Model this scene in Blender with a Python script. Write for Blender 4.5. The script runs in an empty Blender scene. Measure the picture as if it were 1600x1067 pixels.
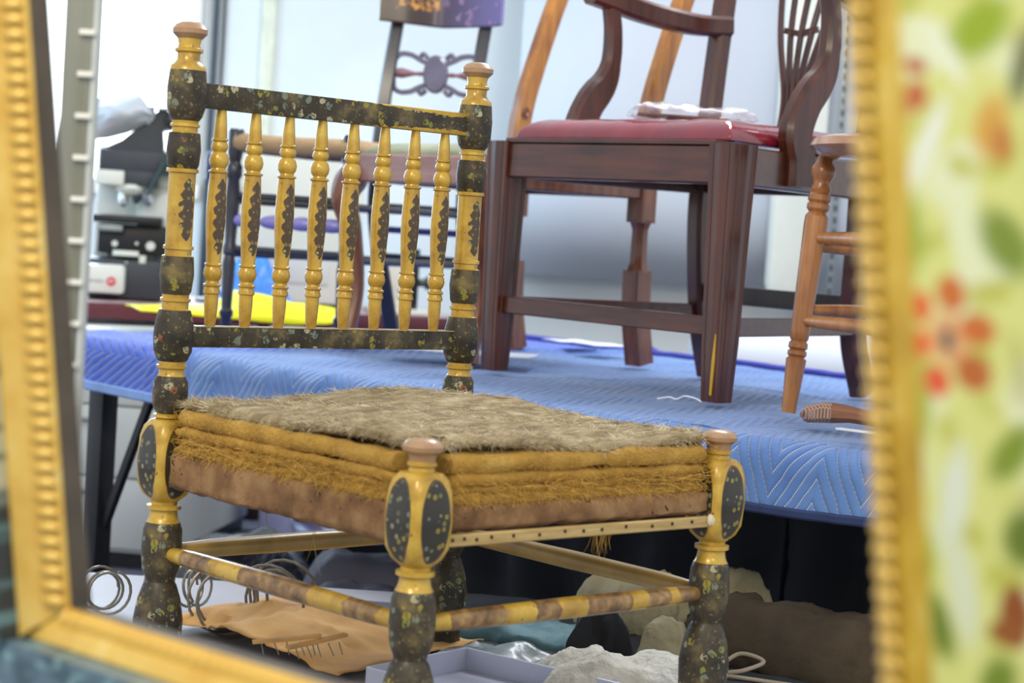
import bpy, bmesh, math, random
import numpy as np
from mathutils import Vector, Matrix, noise
random.seed(4); rng = np.random.default_rng(4)
V = Vector; PI = math.pi; R = math.radians
SC = bpy.context.scene
COL = SC.collection
EYE = 0.95            # camera height above the floor
TAB = EYE - 0.26      # top of the blanket-covered table
PLAT = EYE - 0.60     # top of the low platform under the painted chair

# ------------------------------------------------------------------ camera, light, exposure
cam = bpy.data.cameras.new('camera'); camo = bpy.data.objects.new('camera', cam); COL.objects.link(camo)
cam.sensor_width = 36; cam.lens = 3110 / 1600 * 36
pit, rol = R(3.1), R(3.7)
Fv = V((0, math.cos(pit), -math.sin(pit))); R0 = V((1, 0, 0)); U0 = V((0, math.sin(pit), math.cos(pit)))
Rv = R0 * math.cos(rol) + U0 * math.sin(rol); Uv = -R0 * math.sin(rol) + U0 * math.cos(rol)
camo.matrix_world = Matrix(((Rv.x, Uv.x, -Fv.x, 0), (Rv.y, Uv.y, -Fv.y, 0), (Rv.z, Uv.z, -Fv.z, EYE), (0, 0, 0, 1)))
cam.dof.use_dof = True; cam.dof.focus_distance = 2.75; cam.dof.aperture_fstop = 5.6
cam.clip_start = 0.05
SC.camera = camo
SC.view_settings.view_transform = 'Standard'; SC.view_settings.look = 'None'
SC.view_settings.gamma = 1; SC.view_settings.use_curve_mapping = False
SC.view_settings.exposure = 0.35
SC.cycles.max_bounces = 6; SC.cycles.diffuse_bounces = 3; SC.cycles.glossy_bounces = 3
SC.cycles.transparent_max_bounces = 10; SC.cycles.transmission_bounces = 4
SC.cycles.use_denoising = True; SC.cycles.sample_clamp_indirect = 4
SC.cycles.caustics_reflective = False; SC.cycles.caustics_refractive = False
wd = bpy.data.worlds.new('sky'); SC.world = wd; wd.use_nodes = True
bg = wd.node_tree.nodes['Background']; bg.inputs[0].default_value = (0.87, 0.93, 1.0, 1); bg.inputs[1].default_value = 0.75

def area(name, loc, target, size, power, color, sy=None):
    l = bpy.data.lights.new(name, 'AREA'); l.energy = power; l.color = color; l.size = size
    if sy: l.shape = 'RECTANGLE'; l.size_y = sy
    o = bpy.data.objects.new(name, l); COL.objects.link(o); o.location = loc
    o.rotation_euler = (V(target) - V(loc)).to_track_quat('-Z', 'Y').to_euler()
    return o
area('ceiling_tube_light', (0.6, 4.4, 2.75), (0.3, 4.3, 0), 1.6, 46, (0.93, 0.95, 1.0), 0.5)
area('gallery_light', (-1.0, 0.3, 2.7), (0.1, 2.4, 0.5), 0.7, 34, (1.0, 0.88, 0.68))
area('gallery_light_front', (0.9, -0.6, 2.3), (0.0, 1.6, 0.7), 0.6, 14, (1.0, 0.86, 0.62))
area('blue_wall_fill', (-2.7, 5.2, 1.7), (-0.9, 6.75, 1.2), 0.9, 22, (0.45, 0.72, 1.0), 1.2)  # added blue fill for the left of the back wall, no window stands there
area('window_daylight', (-1.45, 6.35, 1.5), (-0.2, 3.8, 0.7), 0.9, 26, (0.62, 0.80, 1.0), 1.1)

# ------------------------------------------------------------------ colour and material helpers
def lin(c):
    if isinstance(c, str):
        c = c.lstrip('#'); c = [int(c[i:i+2], 16) / 255 for i in (0, 2, 4)]
    return tuple((x / 12.92 if x <= 0.04045 else ((x + 0.055) / 1.055) ** 2.4) for x in c) + (1,)

class NT:
    def __init__(s, name, rough=0.5, metal=0.0, coat=0.0, spec=0.5):
        s.m = bpy.data.materials.new(name); s.m.use_nodes = True
        s.t = s.m.node_tree; s.n = s.t.nodes; s.b = s.n['Principled BSDF']
        s.b.inputs['Roughness'].default_value = rough; s.b.inputs['Metallic'].default_value = metal
        s.b.inputs['Coat Weight'].default_value = coat; s.b.inputs['Specular IOR Level'].default_value = spec
        s.b.inputs['Coat Roughness'].default_value = 0.15
    def node(s, typ, **k):
        n = s.n.new(typ)
        for a, b in k.items(): setattr(n, a, b)
        return n
    def put(s, inp, v):
        if isinstance(v, bpy.types.NodeSocket): s.t.links.new(v, inp)
        elif v is not None: inp.default_value = v
    def coord(s, kind='Object'):
        return s.node('ShaderNodeTexCoord').outputs[kind]
    def mapping(s, vec, scale=(1, 1, 1), loc=(0, 0, 0), rot=(0, 0, 0)):
        n = s.node('ShaderNodeMapping'); s.put(n.inputs[0], vec)
        n.inputs['Scale'].default_value = scale; n.inputs['Location'].default_value = loc; n.inputs['Rotation'].default_value = rot
        return n.outputs[0]
    def noise(s, vec, scale, detail=4, rough=0.55, col=False):
        n = s.node('ShaderNodeTexNoise'); s.put(n.inputs['Vector'], vec); n.inputs['Scale'].default_value = scale
        n.inputs['Detail'].default_value = detail; n.inputs['Roughness'].default_value = rough
        return n.outputs['Color' if col else 'Fac']
    def vor(s, vec, scale, feature='F1', out='Distance'):
        n = s.node('ShaderNodeTexVoronoi', feature=feature); s.put(n.inputs['Vector'], vec); n.inputs['Scale'].default_value = scale
        return n.outputs[out], n
    def math(s, op, a, b=None, c=None, clamp=False):
        n = s.node('ShaderNodeMath', operation=op); n.use_clamp = clamp
        s.put(n.inputs[0], a); s.put(n.inputs[1], b)
        if c is not None: s.put(n.inputs[2], c)
        return n.outputs[0]
    def ramp(s, fac, stops, interp='LINEAR'):
        n = s.node('ShaderNodeValToRGB'); s.put(n.inputs[0], fac); r = n.color_ramp; r.interpolation = interp
        while len(r.elements) < len(stops): r.elements.new(0.5)
        for e, (p, c) in zip(r.elements, stops): e.position = p; e.color = c if isinstance(c, tuple) and len(c) == 4 else lin(c)
        return n.outputs[0]
    def mix(s, f, a, b):
        n = s.node('ShaderNodeMix', data_type='RGBA'); s.put(n.inputs[0], f); s.put(n.inputs[6], a); s.put(n.inputs[7], b)
        return n.outputs[2]
    def sep(s, vec):
        n = s.node('ShaderNodeSeparateXYZ'); s.put(n.inputs[0], vec); return n.outputs
    def step(s, v, lo, hi):
        n = s.node('ShaderNodeMapRange', interpolation_type='SMOOTHSTEP'); s.put(n.inputs[0], v)
        n.inputs[1].default_value = lo; n.inputs[2].default_value = hi; return n.outputs[0]
    def bump(s, h, strength=0.3, dist=0.002):
        n = s.node('ShaderNodeBump'); s.put(n.inputs['Height'], h); n.inputs['Strength'].default_value = strength
        n.inputs['Distance'].default_value = dist; s.put(s.b.inputs['Normal'], n.outputs[0])
    def base(s, c): s.put(s.b.inputs['Base Color'], c); return s

def plain(name, c, rough=0.5, metal=0.0, coat=0.0, var=0.12, scale=18, bump=0.0, spec=0.5):
    t = NT(name, rough, metal, coat, spec); v = t.coord()
    f = t.noise(v, scale, 5)
    c0 = lin(c); a = tuple(x * (1 - var) for x in c0[:3]) + (1,); b = tuple(min(1, x * (1 + var)) for x in c0[:3]) + (1,)
    t.base(t.ramp(f, [(0.3, a), (0.7, b)]))
    if bump: t.bump(t.noise(v, scale * 4, 4), bump, 0.003)
    return t.m

def wood(name, dark, light, rough=0.35, coat=0.4, scale=14, stretch=(6, 6, 0.6)):
    t = NT(name, rough, 0, coat); v = t.mapping(t.coord(), stretch)
    f = t.noise(v, scale, 8, 0.65); g = t.noise(t.coord(), 7, 3)
    f = t.math('ADD', t.math('MULTIPLY', f, 0.65), t.math('MULTIPLY', g, 0.35))
    t.base(t.ramp(f, [(0.36, dark), (0.62, light)])); t.bump(f, 0.12, 0.001)
    return t.m

def painted_black(name, petal=0.36, scale=75, ground='#27231c'):
    # worn black paint with small painted leaves and flowers
    t = NT(name, 0.45, 0, 0.05, 0.3); v = t.coord()
    w = t.noise(v, 55, 3, col=True)
    n = t.node('ShaderNodeVectorMath', operation='MULTIPLY_ADD'); t.put(n.inputs[0], w); n.inputs[1].default_value = (0.012,) * 3; t.put(n.inputs[2], v)
    d, vn = t.vor(n.outputs[0], scale)
    vn.inputs['Randomness'].default_value = 0.9
    cell = t.sep(vn.outputs['Color'])
    m = t.math('MULTIPLY', t.math('LESS_THAN', d, petal), t.math('GREATER_THAN', cell[0], 0.42))
    m2 = t.math('GREATER_THAN', t.noise(v, 230, 3), 0.44); m = t.math('MULTIPLY', m, m2)
    pal = t.ramp(cell[1], [(0.0, '#b5ae88'), (0.25, '#8b9242'), (0.45, '#a39434'), (0.62, '#c4bc9a'), (0.78, '#7c8c7c'), (0.93, '#a05c38')], 'CONSTANT')
    g = t.noise(v, 30, 6)
    gr = t.ramp(g, [(0.35, ground), (0.55, '#443d2f'), (0.66, '#6a5e3e'), (0.8, '#8d7a42')])
    d2, v2 = t.vor(n.outputs[0], scale * 2.6); c2 = t.sep(v2.outputs['Color'])
    fl = t.math('MULTIPLY', t.math('LESS_THAN', d2, 0.30), t.math('GREATER_THAN', c2[0], 0.5))
    gr = t.mix(t.math('MULTIPLY', fl, 0.38), gr, t.ramp(c2[1], [(0.0, '#8d8350'), (0.4, '#6f6a3a'), (0.6, '#a59a70'), (0.85, '#7a5030')], 'CONSTANT'))
    t.base(t.mix(t.math('MULTIPLY', m, 0.68), gr, pal)); t.bump(g, 0.2, 0.001)
    return t

GOLD_L, GOLD_D = '#c9a33c', '#9c7422'
def gold_nodes(t):
    v = t.coord(); g = t.noise(v, 22, 7, 0.65); s = t.noise(v, 160, 3)
    c = t.ramp(g, [(0.28, '#7d5f1e'), (0.42, '#ad872c'), (0.58, '#c6a13a'), (0.75, '#d6ba5a')])
    return t.mix(t.step(s, 0.66, 0.74), c, lin('#6e5420')), g
tg = NT('aged_gold_paint', 0.34, 0.15, 0.3); c, g = gold_nodes(tg); tg.base(c); tg.bump(g, 0.1, 0.001); M_gold = tg.m
M_black = painted_black('black_paint_with_flowers').m
M_cap = wood('worn_cap_wood', '#75563a', '#b18c66', 0.4, 0.3, 10, (1, 1, 1))

def motif_gold(name, z0, z1, wmax, xoff=0.0):
    # gold paint with a dark scalloped flower motif on the front (-Y) side
    t = NT(name, 0.34, 0.12, 0.3); c, g = gold_nodes(t); x, y, z = t.sep(t.coord())
    zc, zh = (z0 + z1) / 2, (z1 - z0) / 2
    u = t.math('DIVIDE', t.math('SUBTRACT', z, zc), zh)
    lob = t.math('ABSOLUTE', t.math('SINE', t.math('MULTIPLY', u, 9.5)))
    env = t.math('SQRT', t.math('SUBTRACT', 1.0, t.math('MULTIPLY', u, u), clamp=True))
    wid = t.math('MULTIPLY', env, t.math('MULTIPLY_ADD', lob, 0.45 * wmax, 0.6 * wmax))
    nz = t.math('MULTIPLY', t.math('SUBTRACT', t.noise(t.coord(), 260, 2), 0.5), 0.004)
    inside = t.math('LESS_THAN', t.math('ADD', t.math('ABSOLUTE', t.math('SUBTRACT', x, xoff)), nz), wid)
    inside = t.math('MULTIPLY', inside, t.math('LESS_THAN', y, 0.0))
    inside = t.math('MULTIPLY', inside, t.math('LESS_THAN', t.math('ABSOLUTE', u), 1.0))
    d, vn = t.vor(t.coord(), 150); cell = t.sep(vn.outputs['Color'])
    pal = t.ramp(cell[1], [(0, '#5a4a2c'), (0.3, '#77683f'), (0.5, '#8c8450'), (0.66, '#a0a052'), (0.8, '#6a4a34'), (0.9, '#b9a85a')], 'CONSTANT')
    mk = t.mix(t.math('LESS_THAN', d, 0.33), lin('#4a3820'), pal)
    t.base(t.mix(inside, c, mk)); t.bump(g, 0.1, 0.001); return t.m

def medallion_gold(name, zc, zh, wid):
    # gold block with dark oval fields on all four faces
    t = NT(name, 0.36, 0.12, 0.25); c, g = gold_nodes(t); x, y, z = t.sep(t.coord())
    uz = t.math('DIVIDE', t.math('SUBTRACT', z, zc), zh); uz2 = t.math('MULTIPLY', uz, uz)
    ex = t.math('DIVIDE', x, wid); ey = t.math('DIVIDE', y, wid)
    m = t.math('MINIMUM', t.math('MULTIPLY', ex, ex), t.math('MULTIPLY', ey, ey))
    e = t.math('ADD', m, uz2)
    d, vn = t.vor(t.coord(), 120); cell = t.sep(vn.outputs['Color'])
    pal = t.ramp(cell[1], [(0, '#b9b48c'), (0.25, '#8f963e'), (0.5, '#b8a638'), (0.7, '#8e9a84'), (0.9, '#7a6a50')], 'CONSTANT')
    f = t.math('MULTIPLY', t.math('LESS_THAN', d, 0.36), t.math('GREATER_THAN', cell[0], 0.3))
    dk = t.mix(t.math('MULTIPLY', f, 0.5), lin('#2e2a20'), pal)
    rim = t.mix(t.step(e, 0.86, 0.9), dk, lin('#5a431c'))
    t.base(t.mix(t.step(e, 0.98, 1.03), rim, c))
    t.bump(t.math('ADD', t.math('MULTIPLY', t.step(e, 0.85, 1.05), 1.0), t.math('MULTIPLY', g, 0.15)), 0.6, 0.002)
    return t.m

# ------------------------------------------------------------------ geometry helpers
class MB:
    def __init__(s): s.bm = bmesh.new(); s.uv = None
    def box(s, c, size, rot=None, bevel=0.0, mi=0, taper=1.0):
        r = bmesh.ops.create_cube(s.bm, size=1); vs = r['verts']
        for v in vs:
            k = taper if v.co.z > 0 else 1.0
            v.co = V((v.co.x * size[0] * k, v.co.y * size[1] * k, v.co.z * size[2]))
        if bevel:
            es = list({e for v in vs for e in v.link_edges})
            g = bmesh.ops.bevel(s.bm, geom=es, offset=bevel, segments=2, affect='EDGES', profile=0.6)
            vs = list({v for f in g['faces'] for v in f.verts} | {v for v in vs if v.is_valid})
            comp = set(vs); st = list(vs)
            while st:
                v = st.pop()
                for e in v.link_edges:
                    o = e.other_vert(v)
                    if o not in comp: comp.add(o); st.append(o)
            vs = list(comp)
        m = Matrix.Translation(V(c))
        if rot is not None: m = m @ (rot.to_4x4() if isinstance(rot, Matrix) else Matrix.Rotation(rot, 4, 'Z'))
        for v in vs: v.co = m @ v.co
        if mi:
            for f in {f for v in vs for f in v.link_faces}: f.material_index = mi
        return vs
    def lathe(s, prof, seg=24, c=(0, 0, 0), axis=None, mis=None, sq=None):
        # prof: (h, r); sq: per-station squareness exponent
        q = Matrix.Identity(3)
        if axis is not None: q = V((0, 0, 1)).rotation_difference(V(axis)).to_matrix()
        rings = []
        for i, (h, r) in enumerate(prof):
            ring = []
            p = 2.0 if sq is None else sq[i]
            for k in range(seg):
                a = 2 * PI * (k + 0.5) / seg; cx, cy = math.cos(a), math.sin(a)
                rr = r / ((abs(cx) ** p + abs(cy) ** p) ** (1 / p)) if p != 2.0 else r
                ring.append(s.bm.verts.new(V(c) + q @ V((rr * cx, rr * cy, h))))
            rings.append(ring)
        for i in range(len(rings) - 1):
            for k in range(seg):
                f = s.bm.faces.new((rings[i][k], rings[i][(k+1) % seg], rings[i+1][(k+1) % seg], rings[i+1][k]))
                if mis: f.material_index = mis[i]
        for ring, i in ((rings[0][::-1], 0), (rings[-1], -1)):
            f = s.bm.faces.new(ring)
            if mis: f.material_index = mis[i]
    def sweep(s, pts, sec, side=None, caps=True, mi=0, closed=False):
        # sec(i, t) -> list of (a, b) offsets along side and normal
        pts = [V(p) for p in pts]; rings = []; n = len(pts)
        nn = None
        for i, p in enumerate(pts):
            if closed: t = pts[(i+1) % n] - pts[i-1]
            else: t = pts[min(i+1, n-1)] - pts[max(i-1, 0)]
            t.normalize()
            if side is not None:
                sd = V(side); sd = (sd - t * sd.dot(t)).normalized(); nm = t.cross(sd)
            else:
                if nn is None: nn = t.orthogonal().normalized()
                nn = (nn - t * nn.dot(t)).normalized(); nm = nn; sd = nm.cross(t)
            rings.append([s.bm.verts.new(p + sd * a + nm * b) for a, b in sec(i, i / max(1, n - 1))])
        m = len(rings[0])
        rr = range(n if closed else n - 1)
        for i in rr:
            A, B = rings[i], rings[(i+1) % n]
            for k in range(m):
                f = s.bm.faces.new((A[k], A[(k+1) % m], B[(k+1) % m], B[k])); f.material_index = mi
        if caps and not closed:
            s.bm.faces.new(rings[0][::-1]).material_index = mi; s.bm.faces.new(rings[-1]).material_index = mi
    def tube(s, pts, r, seg=8, mi=0, closed=False):
        rf = r if callable(r) else (lambda t: r)
        s.sweep(pts, lambda i, t: [(rf(t) * math.cos(2*PI*k/seg), rf(t) * math.sin(2*PI*k/seg)) for k in range(seg)], mi=mi, closed=closed)
    def prism(s, poly, y0, y1, mi=0):
        # polygon in x,z extruded along y
        a = [s.bm.verts.new((x, y0, z)) for x, z in poly]; b = [s.bm.verts.new((x, y1, z)) for x, z in poly]
        s.bm.faces.new(a).material_index = mi; s.bm.faces.new(b[::-1]).material_index = mi
        for i in range(len(a)):
            j = (i+1) % len(a); s.bm.faces.new((a[j], a[i], b[i], b[j])).material_index = mi
    def grid(s, P, mi=0):
        vs = [[s.bm.verts.new(p) for p in row] for row in P]
        for i in range(len(vs) - 1):
            for j in range(len(vs[0]) - 1):
                s.bm.faces.new((vs[i][j], vs[i+1][j], vs[i+1][j+1], vs[i][j+1])).material_index = mi
        return vs
    def obj(s, name, mats, parent=None, loc=(0, 0, 0), rot=None, angle=35, smooth=True):
        me = bpy.data.meshes.new(name); bmesh.ops.recalc_face_normals(s.bm, faces=s.bm.faces[:]); s.bm.to_mesh(me); s.bm.free()
        for m in (mats if isinstance(mats, (list, tuple)) else [mats]): me.materials.append(m)
        if smooth:
            me.polygons.foreach_set('use_smooth', [True] * len(me.polygons)); me.set_sharp_from_angle(angle=R(angle))
        return link(name, me, parent, loc, rot)

def link(name, me, parent=None, loc=(0, 0, 0), rot=None):
    o = bpy.data.objects.new(name, me); COL.objects.link(o); o.location = loc
    if rot is not None: o.rotation_euler = rot
    if parent: o.parent = parent
    return o
def tag(o, label=None, cat=None, group=None, kind=None):
    if label: o['label'] = label
    if cat: o['category'] = cat
    if group: o['group'] = group
    if kind: o['kind'] = kind
    return o
def thing(name, label, cat, loc=(0, 0, 0), rotz=0, group=None):
    o = bpy.data.objects.new(name, None); COL.objects.link(o); o.location = loc; o.rotation_euler = (0, 0, rotz); o.empty_display_size = 0.05
    return tag(o, label, cat, group)
def rect_sec(w, h, b=0.15):
    w /= 2; h /= 2; c = b * min(w, h)
    return [(-w+c, -h), (w-c, -h), (w, -h+c), (w, h-c), (w-c, h), (-w+c, h), (-w, h-c), (-w, -h+c)]
def catmull(P, n=8):
    P = [V(p) for p in P]; Q = [P[0] * 2 - P[1]] + P + [P[-1] * 2 - P[-2]]; out = []
    for i in range(1, len(Q) - 2):
        for k in range(n):
            t = k / n; a, b, c, d = Q[i-1], Q[i], Q[i+1], Q[i+2]
            out.append(0.5 * ((2*b) + (c-a)*t + (2*a-5*b+4*c-d)*t*t + (3*b-a-3*c+d)*t**3))
    out.append(P[-1]); return out
def interp(t, tab):
    for (a, x), (b, y) in zip(tab, tab[1:]):
        if t <= b: return x + (y - x) * (t - a) / (b - a)
    return tab[-1][1]
def fbm(p, s, seed=0.0, oct=4):
    return noise.fractal(V((p[0]*s+seed, p[1]*s+seed*1.7, p[2]*s)), 1.0, 2.0, oct)
def pillow(w, d, h, edge, nz=0.0, ns=20, seed=1, n=40, push=None, bottom=0.5, top=None, sag=None):
    # closed cushion-like slab on [0,w] x [0,d], centred at z=0
    def us(L):
        ts = [0.5 - 0.5 * math.cos(PI * k / n) for k in range(n + 1)]; return [t * L for t in ts]
    mb = MB(); grids = []
    for sgn, hh in ((1, h), (-1, h * bottom)):
        P = []
        for x in us(w):
            row = []
            for y in us(d):
                ex = min(x, w - x, y, d - y); t = min(1, ex / edge); z = sgn * hh * math.sqrt(max(0, 1 - (1 - t) ** 2))
                px, py = x, y
                k = fbm((x, y, sgn * 0.3), ns, seed)
                z += nz * k * (t ** 0.5 if sgn < 0 else 0.3 + 0.7*t) if ex > 0 else 0
                # ragged outline
                cx, cy = w / 2, d / 2
                j = fbm((x, y, 0.0), ns * 1.3, seed + 5) * nz * 0.8
                dv = V((px - cx, py - cy)); 
                if dv.length > 0: dv.normalize(); px += dv.x * j * (1 - t); py += dv.y * j * (1 - t)
                if push:
                    for qx, qy, r in push:
                        dx, dy = px - qx, py - qy; l = math.hypot(dx, dy)
                        if l < r:
                            ux, uy = (cx - qx), (cy - qy); ul = math.hypot(ux, uy); px = qx + ux / ul * r + (dx) * 0.3; py = qy + uy / ul * r + dy * 0.3
                if sag: z += sag(px, py)
                row.append((px, py, z))
            P.append(row)
        grids.append(mb.grid(P))
    bmesh.ops.remove_doubles(mb.bm, verts=mb.bm.verts[:], dist=1e-5)
    return mb

# ------------------------------------------------------------------ setting
t = NT('grey_vinyl_floor', 0.55); v = t.coord(); t.base(t.ramp(t.noise(v, 3, 6), [(0.35, '#4b4a55'), (0.65, '#6b6876')])); M_floor = t.m
t = NT('pale_painted_wall', 0.75); x, y, z = t.sep(t.coord()); nn_ = t.noise(t.coord(), 2.2, 3)
t.base(t.ramp(nn_, [(0.3, '#d4dcdf'), (0.7, '#dfe5e5')])); M_wall = t.m
b = MB(); b.box((0.3, 4.0, -0.02), (8, 9, 0.04)); tag(b.obj('floor', M_floor, smooth=False), kind='structure')
WY = 6.75
def wx(px): return (px - 800) / 3110 * WY
wl, wr, wb, wt = -2.1, -1.115, 1.02, 2.1     # window opening
b = MB()
b.box(((-3.7 + wl) / 2, WY + 0.05, 1.4), (wl + 3.7, 0.1, 2.8)); b.box(((wr + 4.3) / 2, WY + 0.05, 1.4), (4.3 - wr, 0.1, 2.8))
b.box(((wl + wr) / 2, WY + 0.05, wb / 2), (wr - wl, 0.1, wb)); b.box(((wl + wr) / 2, WY + 0.05, (wt + 2.8) / 2), (wr - wl, 0.1, 2.8 - wt))
wall = tag(b.obj('wall_back', M_wall, smooth=False), kind='structure')
M_alu = plain('brushed_aluminium', '#9aa3a6', 0.35, 0.7, var=0.06)
M_dkal = plain('dark_bronze_trim', '#3f4a55', 0.4, 0.4)
M_white = plain('white_enamel', '#e2e2dc', 0.45, var=0.03)
b = MB()
for cx, cz, sx, sz in (((wl+wr)/2, wb, wr-wl+0.06, 0.05), ((wl+wr)/2, wt, wr-wl+0.06, 0.05), (wl, (wb+wt)/2, 0.05, wt-wb), (wr, (wb+wt)/2, 0.02, wt-wb)):
    b.box((cx, WY - 0.01, cz), (sx, 0.06, sz), bevel=0.005)
win = tag(b.obj('window_1', M_white), kind='structure')
t = NT('sunlit_window_glass', 0.2); t.b.inputs['Emission Color'].default_value = (0.88, 0.96, 1.0, 1); t.b.inputs['Emission Strength'].default_value = 3.2
t.b.inputs['Base Color'].default_value = (0.8, 0.9, 0.95, 1)
b = MB(); b.box(((wl+wr)/2, WY + 0.03, (wb+wt)/2), (wr-wl-0.03, 0.01, wt-wb-0.03)); b.obj('pane', t.m, win, smooth=False)
# wall trims: dark metal strip and cream strip beside the window
b = MB(); b.box((-1.062, WY - 0.012, 1.4), (0.018, 0.024, 2.8), bevel=0.003); b.box((-1.035, WY - 0.006, 1.4), (0.008, 0.012, 2.8)); tag(b.obj('trim_1', M_dkal), kind='structure')
b = MB(); b.box((-0.885, WY - 0.01, 1.4), (0.045, 0.02, 2.8), bevel=0.003); tag(b.obj('trim_2', plain('cream_trim', '#d9dcc6', 0.6)), kind='structure')

# platform under the painted chair
M_plat = plain('pale_grey_laminate', '#a09ea4', 0.5, var=0.06, scale=6)
b = MB(); b.box((0, 2.42, PLAT - 0.02), (2.6, 1.66, 0.04), bevel=0.004); b.box((0, 2.42, PLAT / 2 - 0.02), (2.5, 1.56, PLAT - 0.04))
tag(b.obj('display_platform', M_plat), 'low pale grey display platform under the yellow painted chair', 'platform')

# ------------------------------------------------------------------ covered table
A0 = V((-0.912, 4.227)); dirU = (V((0.498, 2.788)) - A0).normalized(); dirV = V((-dirU.y, dirU.x))   # along the front edge, and backwards
A0 = A0 - dirU * 0.10
TL, TW = 2.25, 1.30
def tabpt(u, v, z=0.0):
    p = A0 + dirU * u + dirV * v; return V((p.x, p.y, z))
TROT = math.atan2(dirU.y, dirU.x)
tb = thing('work_table', 'long work table hidden under blue quilted moving blanket', 'table', tabpt(0, 0, 0), TROT)
M_dark = plain('black_steel', '#24262b', 0.4, 0.3, var=0.2); M_navy = plain('charcoal_shade_sheet', '#22262f', 0.85, var=0.3, scale=5)
b = MB(); b.box((TL/2, TW/2, TAB - 0.035), (TL - 0.03, TW - 0.03, 0.03), bevel=0.004); b.obj('tabletop', plain('grey_tabletop', '#9a9c9e', 0.5), tb)
for x, y in ((0.10, 0.06), (TL-0.1, 0.06), (0.10, TW-0.08), (TL-0.1, TW-0.08)):
    zb = PLAT + 0.001 if x > 1 and y < 0.5 else 0.0
    b = MB(); b.box((x, y, (zb + TAB-0.05)/2), (0.055, 0.04, TAB-0.05-zb), bevel=0.004); b.box((x, y, zb + 0.01), (0.11, 0.07, 0.02), bevel=0.004); b.obj('leg', M_dark, tb)
b = MB(); b.sweep([(0.13, 0.06, TAB-0.42), (0.32, 0.06, TAB-0.05)], lambda i, t: rect_sec(0.014, 0.02), side=(0, 1, 0)); b.obj('brace', M_dark, tb)
b = MB(); b.box((TL/2, 0.05, TAB-0.08), (TL-0.3, 0.02, 0.05), bevel=0.003); b.obj('front_rail', plain('grey_steel_rail', '#8f949c', 0.5), tb)

# blanket: quilted top, rounded edges and drop on the front and left
t = NT('blue_quilted_fabric', 0.85); 
t.b.inputs['Sheen Weight'].default_value = 0.25
uvn = t.node('ShaderNodeUVMap'); u_, v_, w_ = t.sep(uvn.outputs[0])
wob = t.math('MULTIPLY', t.math('SUBTRACT', t.noise(t.coord(), 9, 2), 0.5), 0.015)
def quilt(along, across, per, sp):
    zz = t.math('MULTIPLY', t.math('PINGPONG', along, per), 1.6)
    return t.math('DIVIDE', t.math('ADD', t.math('ADD', across, zz), wob), sp)
qa = quilt(u_, v_, 0.080, 0.032); qb = quilt(t.math('ADD', v_, 0.045), u_, 0.075, 0.030)
sel = t.math('LESS_THAN', u_, 0.50)
q = t.math('ADD', t.math('MULTIPLY', qb, sel), t.math('MULTIPLY', qa, t.math('SUBTRACT', 1.0, sel)))
fr = t.math('FRACT', q); dd = t.math('ABSOLUTE', t.math('SUBTRACT', fr, 0.5))
line = t.math('GREATER_THAN', dd, 0.452)
runc = t.math('ADD', t.math('MULTIPLY', v_, sel), t.math('MULTIPLY', v_, t.math('SUBTRACT', 1.0, sel)))
dash = t.math('GREATER_THAN', t.math('FRACT', t.math('DIVIDE', t.math('ADD', u_, t.math('MULTIPLY', v_, 1.7)), 0.0065)), 0.38)
onedir = t.math('GREATER_THAN', t.math('FRACT', t.math('DIVIDE', t.math('ADD', t.math('MULTIPLY', u_, t.math('SUBTRACT', 1.0, sel)), t.math('MULTIPLY', t.math('ADD', v_, 0.045), sel)), t.math('ADD', 0.16, t.math('MULTIPLY', sel, -0.01)))), 0.5)
st = t.math('MULTIPLY', t.math('MULTIPLY', line, dash), t.math('ADD', 0.28, t.math('MULTIPLY', onedir, 0.72)))
fab = t.mix(t.step(u_, 0.42, 0.60), lin('#3f5fc2'), t.ramp(t.noise(t.coord(), 5, 4), [(0.3, '#456bac'), (0.7, '#6288c0')]))
t.base(t.mix(t.math('MULTIPLY', st, 0.9), fab, lin('#e4eefc')))
hq = t.math('SUBTRACT', 1.0, t.math('POWER', t.math('MULTIPLY', dd, 2.0), 3.0))
t.bump(t.math('ADD', hq, t.math('MULTIPLY', t.noise(t.coord(), 120, 3), 0.25)), 0.75, 0.005)
M_blanket = t.m
nu, nv = 300, 190; DROP = 0.068; RAD = 0.045
L1, L2 = DROP + RAD, TW            # front drop length, top depth
us = np.linspace(0, TL, nu + 1); vs = np.concatenate([np.linspace(-DROP - 0.045, 0.06, 60), np.linspace(0.07, TW, nv + 1 - 60)])
co = []; uvs = []
for u in us:
    for v in vs:
        n1 = fbm((u, v, 0), 3.0, 3.3); n2 = fbm((u, v, 1), 11.0, 7.1); n3 = fbm((u * 3, v, 2), 5.0, 1.3)
        arc = RAD * PI / 2
        if v >= 0: lx, ly, lz = u, v, 0.0
        elif v > -arc:
            a = -v / RAD; lx, ly, lz = u, -math.sin(a) * RAD, -RAD + math.cos(a) * RAD
        else:
            lx, ly, lz = u, -RAD - 0.012 * (-v - arc) / DROP, -RAD - (-v - arc)
        lo = min(1, max(0, (0.5 - v) / 0.5))
        puff = 0.006 * n1 + 0.0022 * n2
        if v > 0: lz += abs(puff) * 0.9 - 0.001 + (0.010 * max(0, n1) * lo)
        else: ly -= (puff + 0.012 * max(0, n3)); lz += -0.012 * math.sin(u * 4.2) * (min(1, -v / 0.1))
        # a bunched fold where the second blanket starts
        g = math.exp(-((u - 0.47 - 0.05 * v) / 0.03) ** 2) * 0.012; lz += g if v > -0.02 else 0; ly -= g if v <= 0 else 0
        co.append((lx, ly, TAB - 0.012 + lz)); uvs.append((u, v))
faces = []
m_ = len(vs)
for i in range(nu):
    for j in range(m_ - 1): faces.append((i*m_+j, (i+1)*m_+j, (i+1)*m_+j+1, i*m_+j+1))
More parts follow.
